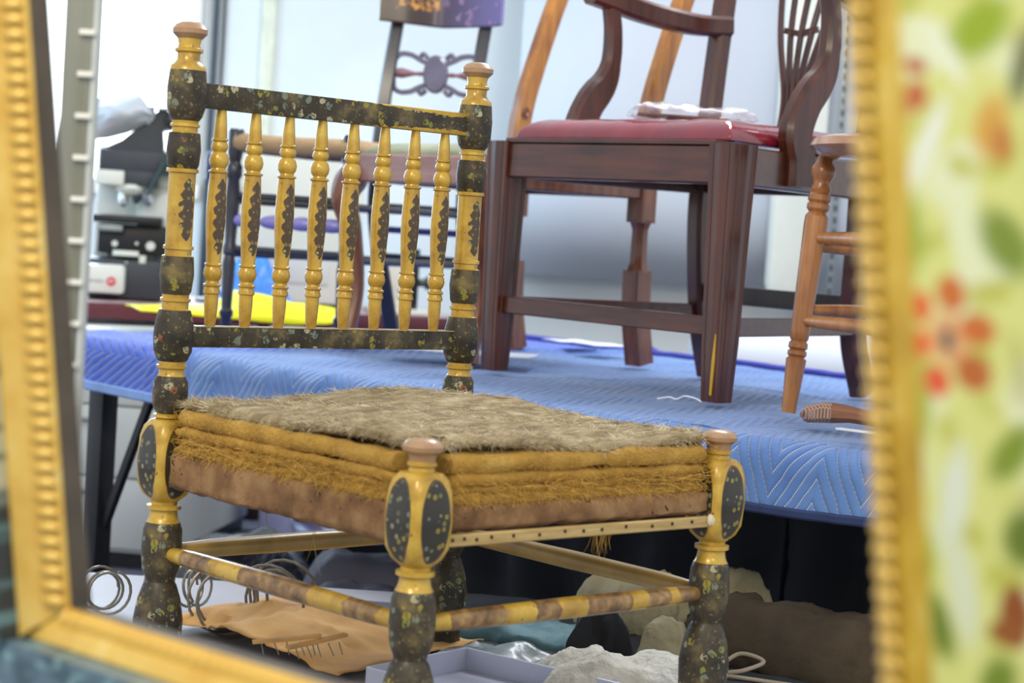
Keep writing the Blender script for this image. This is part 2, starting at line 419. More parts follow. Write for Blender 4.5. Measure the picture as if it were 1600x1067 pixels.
me = bpy.data.meshes.new('moving_blanket'); me.from_pydata(co, [], faces)
ul = me.uv_layers.new(name='UVMap'); li = np.zeros(len(me.loops), dtype=np.int32); me.loops.foreach_get('vertex_index', li)
ul.data.foreach_set('uv', np.array(uvs, dtype=np.float32)[li].ravel()); me.materials.append(M_blanket)
me.polygons.foreach_set('use_smooth', [True] * len(me.polygons))
bl = link('moving_blanket', me, None, tabpt(0, 0, 0), (0, 0, TROT))
tag(bl, 'blue quilted moving blanket with white zigzag stitching covering the work table', 'blanket')
md = bl.modifiers.new('thick', 'SOLIDIFY'); md.thickness = 0.006; md.offset = -1
def edgepath(v_idx, u0, u1, dz=0, dy=0):
    out = []
    for i in range(nu + 1):
        if u0 <= us[i] <= u1: c_ = co[i*m_+v_idx]; out.append((c_[0], c_[1] + dy, c_[2] + dz))
    return out
b = MB(); b.sweep(edgepath(0, 0, 0.75), lambda i, t: rect_sec(0.020, 0.012, 0.5), side=(0, 0, 1)); o = b.obj('binding', plain('pale_blue_binding', '#86a6e0', 0.7), bl); tag(o, 'pale blue binding along the left hem')
b = MB(); b.sweep(edgepath(0, 0.75, TL), lambda i, t: rect_sec(0.014, 0.012, 0.5), side=(0, 0, 1)); b.obj('binding', plain('shadow_navy_binding', '#25345f', 0.8), bl)  # right hem coloured dark to carry the shadow along it
b = MB(); b.sweep(edgepath(m_ - 1, 0, TL, 0.004), lambda i, t: rect_sec(0.03, 0.016, 0.5), side=(0, 1, 0)); b.obj('binding', plain('violet_binding', '#3c3f9a', 0.8), bl)

# dark folded sheet added to stand in for the shade under the table
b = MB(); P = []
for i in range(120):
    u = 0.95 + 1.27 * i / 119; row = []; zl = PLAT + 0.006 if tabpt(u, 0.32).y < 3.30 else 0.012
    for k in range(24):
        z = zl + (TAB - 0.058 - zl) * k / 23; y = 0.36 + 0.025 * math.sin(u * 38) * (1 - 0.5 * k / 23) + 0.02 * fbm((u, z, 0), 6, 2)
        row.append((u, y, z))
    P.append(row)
b.grid(P); o = b.obj('under_table_shade', M_navy, None, tabpt(0, 0, 0), (0, 0, TROT)); md = o.modifiers.new('t', 'SOLIDIFY'); md.thickness = 0.004
tag(o, 'dark folded sheet added as shade under the blue covered table', 'drape')

# ------------------------------------------------------------------ the painted chair
CW, CD = 0.48, 0.495
CH = thing('painted_chair', 'yellow and black painted spindle-back chair with stripped burlap and horsehair seat', 'chair', (-0.088, 2.130, PLAT), R(42.82))
Z = lambda r: r + 0.60        # eye-relative height -> chair-local height
M_motif = motif_gold('gold_shaft_with_motif', Z(-0.036), Z(0.042), 0.0105)
M_med = medallion_gold('gold_block_with_dark_ovals', Z(-0.313), 0.046, 0.0205)
def yz(y, hx=332, s=1249.0): return Z((hx - y) / s)
px = 1 / 1249.0
rear = [  # (image row on the rear left post, half width px, material below)  0 cap 1 gold 2 black 3 motif 4 medallion
 (36, 2, 0), (37, 14, 0), (41, 22, 0), (48, 27.5, 0), (55, 27, 0), (60, 22, 0), (63, 19, 1), (72, 17, 1), (77, 18, 1), (79, 22, 1), (83, 22, 1), (85, 18, 1), (95, 18, 1), (101, 22, 1),
 (105, 27, 1), (112, 28.5, 2), (140, 31, 2), (170, 30, 2), (183, 26, 2), (190, 21, 1), (194, 20, 1), (195, 23, 1), (199, 23, 1), (200, 20, 1), (207, 20, 1), (209, 24.5, 2), (235, 27, 2), (258, 25, 2), (264, 22.5, 1), (265, 25, 1), (270, 25, 1), (271, 21, 3),
 (384, 21, 1), (385, 24, 1), (390, 24, 1), (391, 21, 1), (399, 21, 1), (401, 25, 2), (430, 27, 2), (456, 24, 2), (461, 21, 1), (466, 21, 1), (467, 24, 1), (471, 24, 1), (473, 21, 1), (483, 21, 1), (485, 25, 2), (505, 30, 2), (525, 31.5, 2), (550, 30, 2), (563, 24, 2),
 (566, 21, 1), (571, 21, 1), (572, 24, 1), (576, 24, 1), (578, 20, 1), (586, 20, 1), (589, 22, 2), (598, 27, 2), (615, 28, 2), (635, 27, 2), (646, 21, 2), (648, 20, 1), (650, 24, 1), (654, 24, 1), (656, 20, 1)]
lower = [  # eye-relative z, half width m, material
 (-0.3640, 0.0165, 1), (-0.3675, 0.0165, 1), (-0.3690, 0.0215, 1), (-0.3735, 0.0215, 1), (-0.3755, 0.0170, 1), (-0.3830, 0.0180, 1), (-0.3890, 0.0200, 1), (-0.3905, 0.0215, 2), (-0.4000, 0.0245, 2), (-0.4280, 0.0258, 2), (-0.4500, 0.0235, 2), (-0.4620, 0.0185, 2), (-0.4655, 0.0180, 2),
 (-0.4700, 0.0210, 2), (-0.4880, 0.0270, 2), (-0.5150, 0.0315, 2), (-0.5500, 0.0300, 2), (-0.5750, 0.0240, 2), (-0.5850, 0.0260, 2), (-0.5950, 0.0270, 2), (-0.6000, 0.0250, 2)]
block = [(-0.2620, 0.0210, 4), (-0.2690, 0.0255, 4), (-0.2820, 0.0282, 4), (-0.3130, 0.0300, 4), (-0.3430, 0.0280, 4), (-0.3550, 0.0235, 4), (-0.3625, 0.0180, 4)]
front_top = [(-0.2250, 0.002, 0), (-0.2258, 0.012, 0), (-0.2285, 0.019, 0), (-0.2340, 0.0228, 0), (-0.2385, 0.0222, 0), (-0.2425, 0.0165, 0), (-0.2460, 0.0150, 0), (-0.2500, 0.0145, 1), (-0.2515, 0.0165, 1), (-0.2545, 0.0165, 1), (-0.2560, 0.0140, 1), (-0.2605, 0.0150, 1)]
def post(kind, x, y):
    st = []
    if kind == 'rear': st += [(yz(r), w * px, m, 2.0) for r, w, m in rear]
    else: st += [(Z(z), r, m, 2.0) for z, r, m in front_top]
    st += [(Z(z), r, m, s) for (z, r, m), s in zip(block, (3.0, 4.5, 6, 6, 6, 4.5, 2.5))]
    st += [(Z(z), r, m, 2.0) for z, r, m in lower]
    st = st[::-1]
    b = MB(); mis = [st[i+1][2] for i in range(len(st) - 1)]
    ncap = 5 if kind == 'front' else 6
    body = st[:-ncap]; cap = st[-ncap-1:]
    b.lathe([(h, r) for h, r, m, s in body], 32, mis=[body[i+1][2] for i in range(len(body)-1)], sq=[s for *_, s in body])
    o = b.obj('post', [M_cap, M_gold, M_black, M_motif, M_med], CH, (x, y, 0), angle=40)
    b = MB(); b.lathe([(h, r) for h, r, m, s in cap], 32); f = b.obj('finial', M_cap, o); tag(f, 'rubbed bare wood finial')
    return o
for x, y, k in ((0, 0, 'front'), (CW, 0, 'front'), (0, CD, 'rear'), (CW, CD, 'rear')): post(k, x, y)
# decorated back rails
def rail_mat(name):
    t = painted_black('tmp', 0.40, 80, '#332d22'); m = t.m; m.name = name
    x, y, z = t.sep(t.coord())
    inner = t.b.inputs['Base Color'].links[0].from_socket
    e = t.math('ADD', t.math('ABSOLUTE', z), t.math('MULTIPLY', t.math('SUBTRACT', t.noise(t.coord(), 90, 3), 0.5), 0.010))
    gold, g = gold_nodes(t)
    midx = t.math('ABSOLUTE', t.math('SUBTRACT', x, 0.19)); th = t.math('ADD', t.math('MULTIPLY', midx, 0.035), 0.0092)
    t.base(t.mix(t.math('GREATER_THAN', e, th), inner, gold)); return m
b = MB(); b.box((0, 0, 0), (CW - 0.04, 0.020, 0.031), bevel=0.0025); b.obj('top_rail', rail_mat('black_rail_gold_edges'), CH, (CW/2, CD, Z(0.1475)))
b = MB(); b.box((0, 0, 0), (CW - 0.04, 0.020, 0.026), bevel=0.002); b.obj('lower_rail', painted_black('black_lower_rail', 0.40, 72).m, CH, (CW/2, CD, Z(-0.156)))
b = MB(); b.box((0, 0, 0.0135), (CW - 0.045, 0.021, 0.0012)); b.obj('worn_edge', wood('bare_edge_wood', '#8a7340', '#b39a66'), CH, (CW/2, CD, Z(-0.156)))
# balusters
bal = [(165, 8), (180, 9.5), (200, 11.2), (211, 11.5), (212.5, 14), (215, 14), (216, 11), (219, 13), (225, 15), (230, 13), (233, 10.5), (237, 14.5), (246, 17), (254, 15.5), (259, 12), (262, 13), (263.5, 17), (266, 17), (267.5, 14), (290, 15.5), (320, 16.8), (350, 16.5), (380, 14.5), (408, 12.5), (412, 12.5), (413.5, 15), (416, 15), (417.5, 12.5), (422, 15), (429, 16.3), (436, 14.5), (441, 11), (445, 12), (446.5, 15), (449, 15), (450.5, 12.5), (454, 13), (458, 14.5), (461, 14.5), (462.5, 12), (480, 12), (500, 10.5), (513, 9), (516, 8.5)]
zt, zb_ = 0.1325, -0.1435
def bz(y): return zt + (y - 165) / (516 - 165) * (zb_ - zt)
M_balm = motif_gold('gold_baluster_paint', Z(bz(398)), Z(bz(276)), 0.0095)
b = MB(); b.lathe([(Z(bz(y)), w * px * 0.93) for y, w in bal][::-1], 24); b0 = b.obj('baluster', M_balm, CH, angle=40)
for i in range(8):
    o = b0 if i == 0 else b0.copy()
    if i: COL.objects.link(o)
    o.location = (0.0535 + i * 0.0533, CD, 0)
# stretchers
def str_mat(name, spots):
    t = NT(name, 0.35, 0.05, 0.3); x, y, z = t.sep(t.coord('Generated')); X = x
    gold, g = gold_nodes(t)
    w = t.math('MULTIPLY', t.math('SUBTRACT', t.noise(t.coord(), 90, 3), 0.5), 0.03)
    xx = t.math('ADD', x, w); m = None
    for a, c_ in spots:
        k = t.math('MULTIPLY', t.math('GREATER_THAN', xx, a), t.math('LESS_THAN', xx, c_)); m = k if m is None else t.math('MAXIMUM', m, k)
    br = t.ramp(t.noise(t.coord(), 60, 5), [(0.35, '#5e4526'), (0.55, '#8f6c3c'), (0.7, '#a89058')])
    t.base(t.mix(m, gold, br)); return t.m
def stretcher(p, q, r, mat):
    p, q = V(p), V(q); L = (q - p).length; b = MB()
    b.lathe([(0, r * 0.6), (0.01, r * 0.8), (L * 0.12, r), (L * 0.5, r * 1.12), (L * 0.88, r), (L - 0.01, r * 0.8), (L, r * 0.6)], 20, axis=(1, 0, 0))
    a = math.atan2(q.y - p.y, q.x - p.x); return b.obj('stretcher', mat, CH, p, (0, 0, a))
zs = Z(-0.4285)
stretcher((0.018, 0, zs), (CW - 0.018, 0, zs), 0.0115, str_mat('banded_stretcher_front', [(0.07, 0.25), (0.355, 0.44), (0.54, 0.71), (0.77, 0.86), (0.90, 0.985)]))
stretcher((0, CD - 0.018, zs), (0, 0.018, zs), 0.0115, str_mat('banded_stretcher_side', [(0.08, 0.22), (0.36, 0.66), (0.80, 0.93)]))
M_plainstr = plain('plain_ochre_stretcher', '#a88b4c', 0.4, 0.05, 0.2, 0.2)
stretcher((0.018, CD, zs), (CW - 0.018, CD, zs), 0.0115, M_plainstr); stretcher((CW, CD - 0.018, zs), (CW, 0.018, zs), 0.0115, M_plainstr)

# seat: wooden rails covered in old brown cloth, tack strip, burlap rolls, horsehair
t = NT('old_brown_webbing', 0.9); v = t.coord(); g = t.noise(v, 26, 6); h_ = t.noise(v, 240, 2)
c1 = t.ramp(g, [(0.3, '#5f4226'), (0.5, '#84603c'), (0.7, '#9e7c54')])
c1 = t.mix(t.step(t.noise(t.mapping(v, (1, 1, 1), (3, 1, 2)), 110, 2), 0.68, 0.73), c1, lin('#2e1a10'))
t.base(c1); t.bump(t.math('ADD', g, t.math('MULTIPLY', h_, 0.5)), 0.6, 0.003); M_web = t.m
def webband(p, q, z0, z1, out, seed):
    # wavy cloth band of rough cross-section between two posts
    p, q = V(p), V(q); d = (q - p); L = d.length; d.normalize(); nrm = V((d.y, -d.x)) ; b = MB(); n = 70; rows = []
    for i in range(n + 1):
        s_ = L * i / n; row = []
        j1 = 0.0018 * fbm((s_, 0, 0), 45, seed) ; j2 = 0.0022 * fbm((s_, 1, 0), 45, seed + 3)
        for k, (o_, zz) in enumerate([(-0.022, z0), (0.0, z0 + j2), (out, z0 + 0.006 + j2), (out + 0.001, z0 * 0.75 + z1 * 0.25), (out, (z0 + z1) / 2), (out + 0.001, z1 * 0.8 + z0 * 0.2), (out - 0.002, z1 - 0.002 + j1), (-0.004, z1 + j1), (-0.022, z1)]):
            w = 0.0016 * fbm((s_, zz, k), 30, seed)
            xy = p + d * s_ + nrm * (o_ + (w if 0 < k < 8 else 0)); row.append((xy.x, xy.y, zz))
        rows.append(row)
    for r_ in rows: r_.append(r_[0])
    b.grid(rows); return b
for p, q, z0, sd in (((0.02, 0), (CW-0.02, 0), -0.330, 1), ((0, CD-0.02), (0, 0.02), -0.347, 2), ((CW, 0.02), (CW, CD-0.02), -0.335, 3), ((CW-0.02, CD), (0.02, CD), -0.335, 4)):
    webband(p, q, Z(z0), Z(-0.297), 0.013, sd).obj('seat_rail', M_web, CH, angle=60)
b = MB(); b.sweep([(0.022, -0.0125, Z(-0.3365)), (CW - 0.024, -0.0125, Z(-0.3365))], lambda i, t: rect_sec(0.0135, 0.010, 0.3), side=(0, 0, 1))
ts = b.obj('tack_strip', wood('bare_strip_wood', '#9c8146', '#c9ac74', 0.6, 0.0, 20, (0.6, 6, 6)), CH)
b = MB(); b.lathe([(0, 0.0022), (0.001, 0.002), (0.0014, 0.001)], 8, axis=(0, -1, 0)); tk = b.obj('tack_hole', plain('dark_tack_hole', '#3e2c18', 0.8), ts)
for i, x in enumerate((0.035, 0.052, 0.070, 0.092, 0.125, 0.165, 0.205, 0.235, 0.265, 0.305, 0.350, 0.385, 0.420)):
    o = tk if i == 0 else tk.copy()
    if i: COL.objects.link(o)
    o.location = (x, -0.0176, Z(-0.3355 + 0.001 * math.sin(i * 2.3)))
b = MB(); b.lathe([(0, 0.0075), (0.002, 0.0085), (0.006, 0.0070), (0.008, 0.003)], 14, axis=(0.3, -1, 0)); o = b.obj('dowel_end', plain('raw_white_wood', '#d6cbb4', 0.8, bump=0.5, scale=60), CH, (CW - 0.026, -0.016, Z(-0.334))); tag(o, 'pale broken dowel end at the front right corner')
# burlap
t = NT('ochre_burlap', 0.95); v = t.coord(); 
wv = t.node('ShaderNodeTexWave'); t.put(wv.inputs[0], t.mapping(v, (1, 1, 1), rot=(0, 0, 0.5))); wv.inputs['Scale'].default_value = 180; wv.inputs['Distortion'].default_value = 2
wv2 = t.node('ShaderNodeTexWave', bands_direction='Z'); t.put(wv2.inputs[0], v); wv2.inputs['Scale'].default_value = 180; wv2.inputs['Distortion'].default_value = 3
ws = t.math('MULTIPLY', wv.outputs['Fac'], wv2.outputs['Fac']); g = t.noise(v, 14, 5)
t.base(t.mix(t.math('MULTIPLY', ws, 0.4), t.ramp(g, [(0.3, '#946c28'), (0.5, '#bf9138'), (0.72, '#dab35c')]), lin('#e2c678'))); t.bump(t.math('ADD', ws, t.noise(v, 300, 2)), 0.7, 0.002); M_burlap = t.m
push = [(0.02, 0.02, 0.030), (CW, 0.02, 0.030), (0.02, CD, 0.030), (CW, CD, 0.030)]
def layer(inset, z0, z1, seed, nz, mat, name, ns=16):
    w, d = CW + 0.02 - 2 * inset, CD + 0.02 - 2 * inset
    pu = [(x + 0.010 - inset, y + 0.010 - inset, 0.031) for x in (0, CW) for y in (0, CD)]
    h = (z1 - z0) / 2
    b = pillow(w, d, h, h * 1.1, nz, ns, seed, 56, pu, bottom=1.0)
    return b.obj(name, mat, CH, (inset - 0.010, inset - 0.010, Z((z0 + z1) / 2)), angle=80)
layer(0.000, -0.3030, -0.2880, 3, 0.0035, M_burlap, 'burlap_layer', 40)
layer(0.006, -0.2900, -0.2780, 5, 0.0035, M_burlap, 'burlap_layer', 45)
layer(0.001, -0.2800, -0.2655, 9, 0.0035, M_burlap, 'burlap_layer', 26)
layer(-0.001, -0.2670, -0.2430, 15, 0.0050, M_burlap, 'burlap_layer', 16)
# horsehair pad
t = NT('horsehair_felt', 0.95); v = t.coord(); g = t.noise(t.mapping(v, (1, 2.2, 1), rot=(0, 0, 0.6)), 22, 9, 0.7)
t.base(t.ramp(g, [(0.3, '#5c4c36'), (0.48, '#96835f'), (0.62, '#b8a784'), (0.8, '#d8ccb0')])); t.bump(t.noise(v, 120, 8, 0.7), 1.0, 0.004); M_hair = t.m
pu = [(x + 0.004, y + 0.004, 0.030) for x in (0, CW) for y in (0, CD)]
sag = lambda x, y: 0.005 * math.sin(x * 11 + 1.0) * math.sin(y * 9 + 0.4) + 0.004 * math.sin((x + y) * 17)
b = pillow(CW + 0.008, CD + 0.008, 0.0085, 0.016, 0.006, 13, 21, 60, pu, bottom=0.7, sag=sag)
pad = b.obj('horsehair_pad', M_hair, CH, (-0.004, -0.004, Z(-0.2395)), angle=80)
def strands(name, mat, parent, n, src, lmin, lmax, w, seg=4):
    co, fa = [], []
    for _ in range(n):
        p, dr = src(); p, dr = V(p), V(dr).normalized(); L = random.uniform(lmin, lmax)
        sd = dr.cross(V((random.gauss(0, 1), random.gauss(0, 1), random.gauss(0, 1)))).normalized(); cv = V((random.gauss(0, 1), random.gauss(0, 1), random.gauss(0, 0.5) - 0.4)) * 0.35
        d_ = dr.copy(); i0 = len(co)
        for k in range(seg + 1):
            ww = w * (1 - 0.7 * k / seg) / 2; co += [tuple(p - sd * ww), tuple(p + sd * ww)]
            p = p + d_ * L / seg; d_ = (d_ + cv * (1.4 / seg)).normalized()
        for k in range(seg): a = i0 + 2 * k; fa.append((a, a+1, a+3, a+2))
    me = bpy.data.meshes.new(name); me.from_pydata(co, [], fa); me.materials.append(mat)
    return tag(link(name, me, parent), kind='stuff')
padv = [(v_.co.copy(), v_.normal.copy()) for v_ in pad.data.vertices if v_.normal.z > -0.3]
edgev = [q for q in padv if q[1].z < 0.75 and (q[0].y < 0.08 or q[0].x < 0.08)]
topv = [q for q in padv if q[1].z >= 0.75]
def src_top():
    p, n = random.choice(topv); p = p + V((random.uniform(-.006, .006), random.uniform(-.006, .006), -0.002)); a = 1.1 + 1.4 * fbm(p, 9, 4) + random.gauss(0, 0.6)
    return p, V((math.cos(a), math.sin(a), 0.10 + abs(random.gauss(0, 0.10))))
def src_edge():
    p, n = random.choice(edgev); return p - n * 0.002, n + V((random.gauss(0, .5), random.gauss(0, .5), random.gauss(-0.35, .35)))
M_str = NT('pale_horsehair', 0.7); vv = M_str.coord(); M_str.base(M_str.ramp(M_str.noise(vv, 38, 5), [(0.3, '#6e5c40'), (0.46, '#a8966f'), (0.6, '#cfc19e'), (0.75, '#efe6cc')])); M_str = M_str.m
strands('loose_horsehair', M_str, pad, 9000, src_top, 0.012, 0.034, 0.0009)
strands('fringe_horsehair', M_str, pad, 4500, src_edge, 0.006, 0.016, 0.0006)
M_fr = plain('frayed_burlap_thread', '#c39a48', 0.9, var=0.3, scale=80)
def src_fray():
    side = random.random(); s_ = random.uniform(0.03, 0.46); z = random.choice((Z(-0.297), Z(-0.297), Z(-0.289), Z(-0.284), Z(-0.279))) + random.gauss(0, 0.0022)
    if side < 0.5: return (s_, -0.010, z), (random.gauss(0, 1.1), -0.5, random.gauss(-0.2, .6))
    return (-0.010, s_, z), (-0.5, random.gauss(0, 1.1), random.gauss(-0.2, .6))
strands('frayed_threads', M_fr, CH, 3600, src_fray, 0.005, 0.016, 0.0008)
def src_fuzz():
    z = random.choice((random.uniform(Z(-0.265), Z(-0.244)), random.uniform(Z(-0.279), Z(-0.267)))); s_ = random.uniform(0.02, 0.47)
    if random.random() < 0.5: return (s_, -0.0105, z), (random.gauss(0, .6), -0.8, random.gauss(0.1, .5))
    return (-0.0105, s_, z), (-0.8, random.gauss(0, .6), random.gauss(0.1, .5))
strands('burlap_fuzz', M_fr, CH, 5000, src_fuzz, 0.0025, 0.006, 0.0006, 2)
def src_long():
    if random.random() < 0.5: return (random.uniform(0.03, 0.44), -0.013, Z(-0.281) + random.gauss(0, .004)), (1, random.gauss(-.1, .05), random.gauss(0, .12))
    return (-0.013, random.uniform(0.05, 0.46), Z(-0.281) + random.gauss(0, .004)), (random.gauss(-.1, .05), -1, random.gauss(0, .12))
strands('loose_threads', M_fr, CH, 90, src_long, 0.03, 0.09, 0.0009, 8)
def src_hang(): return (random.choice((0.01, -0.012)), random.uniform(0.18, 0.42), Z(-0.345)), (random.gauss(0, .15), random.gauss(0, .15), -1)
strands('hanging_threads', plain('dark_thread', '#8a7448', 0.9), CH, 7, src_hang, 0.03, 0.07, 0.0009, 8)
def src_tuft(): return (0.275 + random.gauss(0, .008), -0.006, Z(-0.343)), (random.gauss(0, .1) - (random.random() - .5) * .3, 0, -1)
strands('hanging_tuft', M_fr, CH, 26, src_tuft, 0.015, 0.035, 0.0007, 5)
#PART2
def pt(x, y, Y):            # world point seen at a picture position, at distance Y
    d = Fv + Rv * ((x - 800) / 3110) + Uv * ((533.5 - y) / 3110); p = d * (Y / d.y); return V((p.x, p.y, p.z + EYE))
def onz(x, y, z):           # ... on the level z
    d = Fv + Rv * ((x - 800) / 3110) + Uv * ((533.5 - y) / 3110); p = d * ((z - EYE) / d.z); return V((p.x, p.y, z))
def shear(mb, fn):
    for v in mb.bm.verts: v.co = fn(v.co)
    return mb
def arcs(P, sx=1, off=(0, 0, 0)): return [V((p[0] * sx + off[0], p[1] + off[1], p[2] + off[2])) for p in P]

# ------------------------------------------------------------------ armchair with red leather seat
M_mah = wood('dark_mahogany', '#30140a', '#5a2a18', 0.3, 0.35, 12, (5, 5, 0.5))
M_mahx = wood('dark_mahogany_lengthwise', '#33170d', '#5c2d1b', 0.3, 0.35, 12, (0.5, 5, 5))
M_mahd = wood('shaded_mahogany', '#1f1413', '#34201c', 0.35, 0.4, 12, (5, 5, 0.5))  # darker copy of the mahogany, shade put into its colour
AC = thing('armchair', 'mahogany armchair with glossy red leather seat on the blue blanket', 'chair', (-0.030, 3.764, TAB), math.atan2(-0.751, 0.660))
WA = 0.573
def reeded(w):
    h = w / 2; g = w * 0.05; P = []
    for k, (dx, dy) in enumerate([(1, 0), (0, 1), (-1, 0), (0, -1)]):
        st = V((-dx * h - (-dy) * -h, 0)) if False else None
    base = []
    c = [(-h, -h), (h, -h), (h, h), (-h, h)]
    for i in range(4):
        a, b2 = V(c[i]), V(c[(i+1) % 4]); d = (b2 - a); nrm = V((d.y, -d.x)).normalized()
        for t, o in ((0.04, 0), (0.16, 0), (0.20, -g), (0.24, 0), (0.44, g*0.4), (0.5, g*0.6), (0.56, g*0.4), (0.76, 0), (0.80, -g), (0.84, 0), (0.96, 0)):
            q_ = a + d * t + nrm * o; base.append((q_.x, q_.y))
    return base
M_paint = plain('yellow_paint_smear', '#c79a1e', 0.6)
for i, x in enumerate((0.0, WA)):
    b = MB(); b.sweep([(x, 0, 0.0), (x, 0, 0.1), (x, 0, 0.3), (x, 0, 0.432)], lambda i, t: reeded(0.038 + 0.022 * min(1, t * 1.05)), side=(1, 0, 0))
    o = b.obj('leg', M_mah, AC, angle=25)
    if i: 
        tag(o, 'front leg with a streak of yellow paint near the foot')
        b = MB(); b.sweep([(x + 0.006, -0.0215, 0.012), (x + 0.008, -0.0222, 0.07), (x + 0.011, -0.0238, 0.115)], lambda i, t: rect_sec(0.005 + 0.003 * math.sin(t * 5), 0.0015), side=(1, 0, 0)); b.obj('paint_streak', M_paint, o)
def bar(p, q, h, w, name, mat, par, **k):
    b = MB(); b.sweep([p, (V(p) + V(q)) / 2, q], lambda i, t: rect_sec(h, w, 0.2), side=(0, 0, 1)); return b.obj(name, mat, par, **k)
RLx, RRx = 0.060, 0.470
bar((0.02, -0.004, 0.397), (WA - 0.02, -0.004, 0.397), 0.066, 0.034, 'seat_rail', M_mahx, AC)
bar((0.02, -0.004, 0.4335), (WA - 0.02, -0.004, 0.4335), 0.008, 0.042, 'rail_moulding', M_mahx, AC)
bar((0.0, 0.02, 0.397), (RLx, 0.46, 0.397), 0.066, 0.030, 'seat_rail', M_mahx, AC)
bar((WA, 0.02, 0.397), (RRx, 0.46, 0.397), 0.066, 0.030, 'seat_rail', M_mahx, AC)
bar((RLx, 0.47, 0.397), (RRx, 0.47, 0.397), 0.060, 0.030, 'seat_rail', M_mahx, AC)
for sx, xf, xs in ((1, 0.055, RLx), (-1, 0.455, RRx)):
    P = catmull([(xf, 0.535, 0), (xf + 0.003 * sx, 0.495, 0.12), (xs, 0.470, 0.30), (xs, 0.472, 0.43), (xs - 0.006 * sx, 0.490, 0.60), (xs - 0.02 * sx, 0.530, 0.85), (xs - 0.035 * sx, 0.565, 1.0)])
    b = MB(); b.sweep(P, lambda i, t: rect_sec(0.040, 0.048 - 0.012 * t, 0.35), side=(1, 0, 0)); b.obj('back_leg_and_stile', M_mah, AC)
bar((0.01, 0.0, 0.126), (WA - 0.01, 0.0, 0.126), 0.032, 0.020, 'stretcher', M_mahx, AC)
bar((0.0, 0.01, 0.126), (0.055, 0.495, 0.126), 0.032, 0.020, 'stretcher', M_mahx, AC)
bar((WA, 0.01, 0.126), (0.455, 0.495, 0.126), 0.032, 0.020, 'stretcher', M_mahx, AC)
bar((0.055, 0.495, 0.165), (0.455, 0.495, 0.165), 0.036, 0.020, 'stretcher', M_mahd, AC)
t = NT('glossy_red_leather', 0.16, 0, 0.8); v = t.coord(); t.base(t.ramp(t.noise(v, 9, 4), [(0.3, '#6e1327'), (0.7, '#961f33')])); t.bump(t.noise(v, 14, 4), 0.5, 0.006); M_leather = t.m
b = pillow(WA - 0.03, 0.45, 0.038, 0.05, 0.003, 9, 4, 40, bottom=0.2)
shear(b, lambda c: V((0.015 + c.x + (0.075 - c.x * 0.31) * (c.y / 0.45) * 0.6, c.y + 0.005, c.z + 0.440))); b.obj('seat_cushion', M_leather, AC, angle=80)
for sx, x0 in ((-1, 0.006), (1, 0.556)):
    P = catmull([(x0, 0.185, 0.372), (x0, 0.184, 0.42), (x0, 0.172, 0.465), (x0, 0.195, 0.520), (x0, 0.232, 0.565), (x0, 0.246, 0.61), (x0, 0.245, 0.67), (x0, 0.232, 0.725)])
    b = MB(); b.sweep(P, lambda i, t: rect_sec(0.038 - 0.010 * t, interp(t, [(0, .066), (0.3, .068), (0.5, .062), (0.7, .040), (1, .034)]), 0.5), side=(1, 0, 0)); b.obj('arm_support', M_mah, AC)
    xe = RLx if sx < 0 else RRx
    P = catmull([(x0, 0.180, 0.735), (x0, 0.235, 0.727), (x0 + (xe - x0) * 0.3 - sx*-0.01, 0.33, 0.712), (x0 + (xe - x0) * 0.75, 0.43, 0.700), (xe, 0.515, 0.705)])
    b = MB(); b.sweep(P, lambda i, t: rect_sec(0.036, 0.046 - 0.006 * t, 0.4), side=(1, 0, 0)); b.obj('arm', M_mah, AC)
# pierced splat and crest
b = MB(); b.box((0.265, 0.482, 0.450), (0.11, 0.030, 0.045), bevel=0.010, taper=0.86); b.obj('shoe', M_mah, AC)
for k in range(5):
    s_ = k - 2; P = catmull([(0.265 + s_ * 0.013, 0.484, 0.465), (0.265 + s_ * 0.011, 0.490, 0.56), (0.265 + s_ * 0.026, 0.502, 0.68), (0.265 + s_ * 0.037, 0.525, 0.80), (0.265 + s_ * 0.040, 0.545, 0.93), (0.265 + s_*0.022, 0.560, 1.0)])
    b = MB(); b.sweep(P, lambda i, t: rect_sec(0.0085, 0.012, 0.3), side=(1, 0, 0)); b.obj('splat_bar', M_mah, AC)
b = MB(); b.sweep([(0.225, 0.502, 0.69), (0.265, 0.503, 0.682), (0.305, 0.502, 0.69)], lambda i, t: rect_sec(0.012, 0.010), side=(0, 0, 1)); b.obj('splat_tie', M_mah, AC)
b = MB(); b.sweep(catmull([(0.01, 0.565, 1.0), (0.13, 0.575, 1.03), (0.265, 0.58, 1.02), (0.40, 0.575, 1.03), (0.52, 0.565, 1.0)]), lambda i, t: rect_sec(0.06, 0.026, 0.4), side=(0, 0, 1)); b.obj('crest_rail', M_mah, AC)

# plastic bag of parts on the seat
t = NT('crumpled_clear_plastic', 0.12, 0, 0.6); 
tr = t.node('ShaderNodeBsdfTransparent'); mx = t.node('ShaderNodeMixShader'); out = t.n['Material Output']
lw = t.node('ShaderNodeLayerWeight'); lw.inputs[0].default_value = 0.35
t.put(mx.inputs[0], t.math('ADD', t.math('MULTIPLY', lw.outputs['Facing'], 0.5), 0.10)); t.t.links.new(tr.outputs[0], mx.inputs[1]); t.t.links.new(t.b.outputs[0], mx.inputs[2]); t.t.links.new(mx.outputs[0], out.inputs[0])
t.b.inputs['Base Color'].default_value = (0.62, 0.64, 0.72, 1); t.bump(t.noise(t.coord(), 45, 5), 1.0, 0.006); M_plastic = t.m
bp = pt(1075, 188, 3.62); bz0 = TAB + 0.479
b = pillow(0.225, 0.12, 0.020, 0.03, 0.010, 28, 5, 36, bottom=0.3)
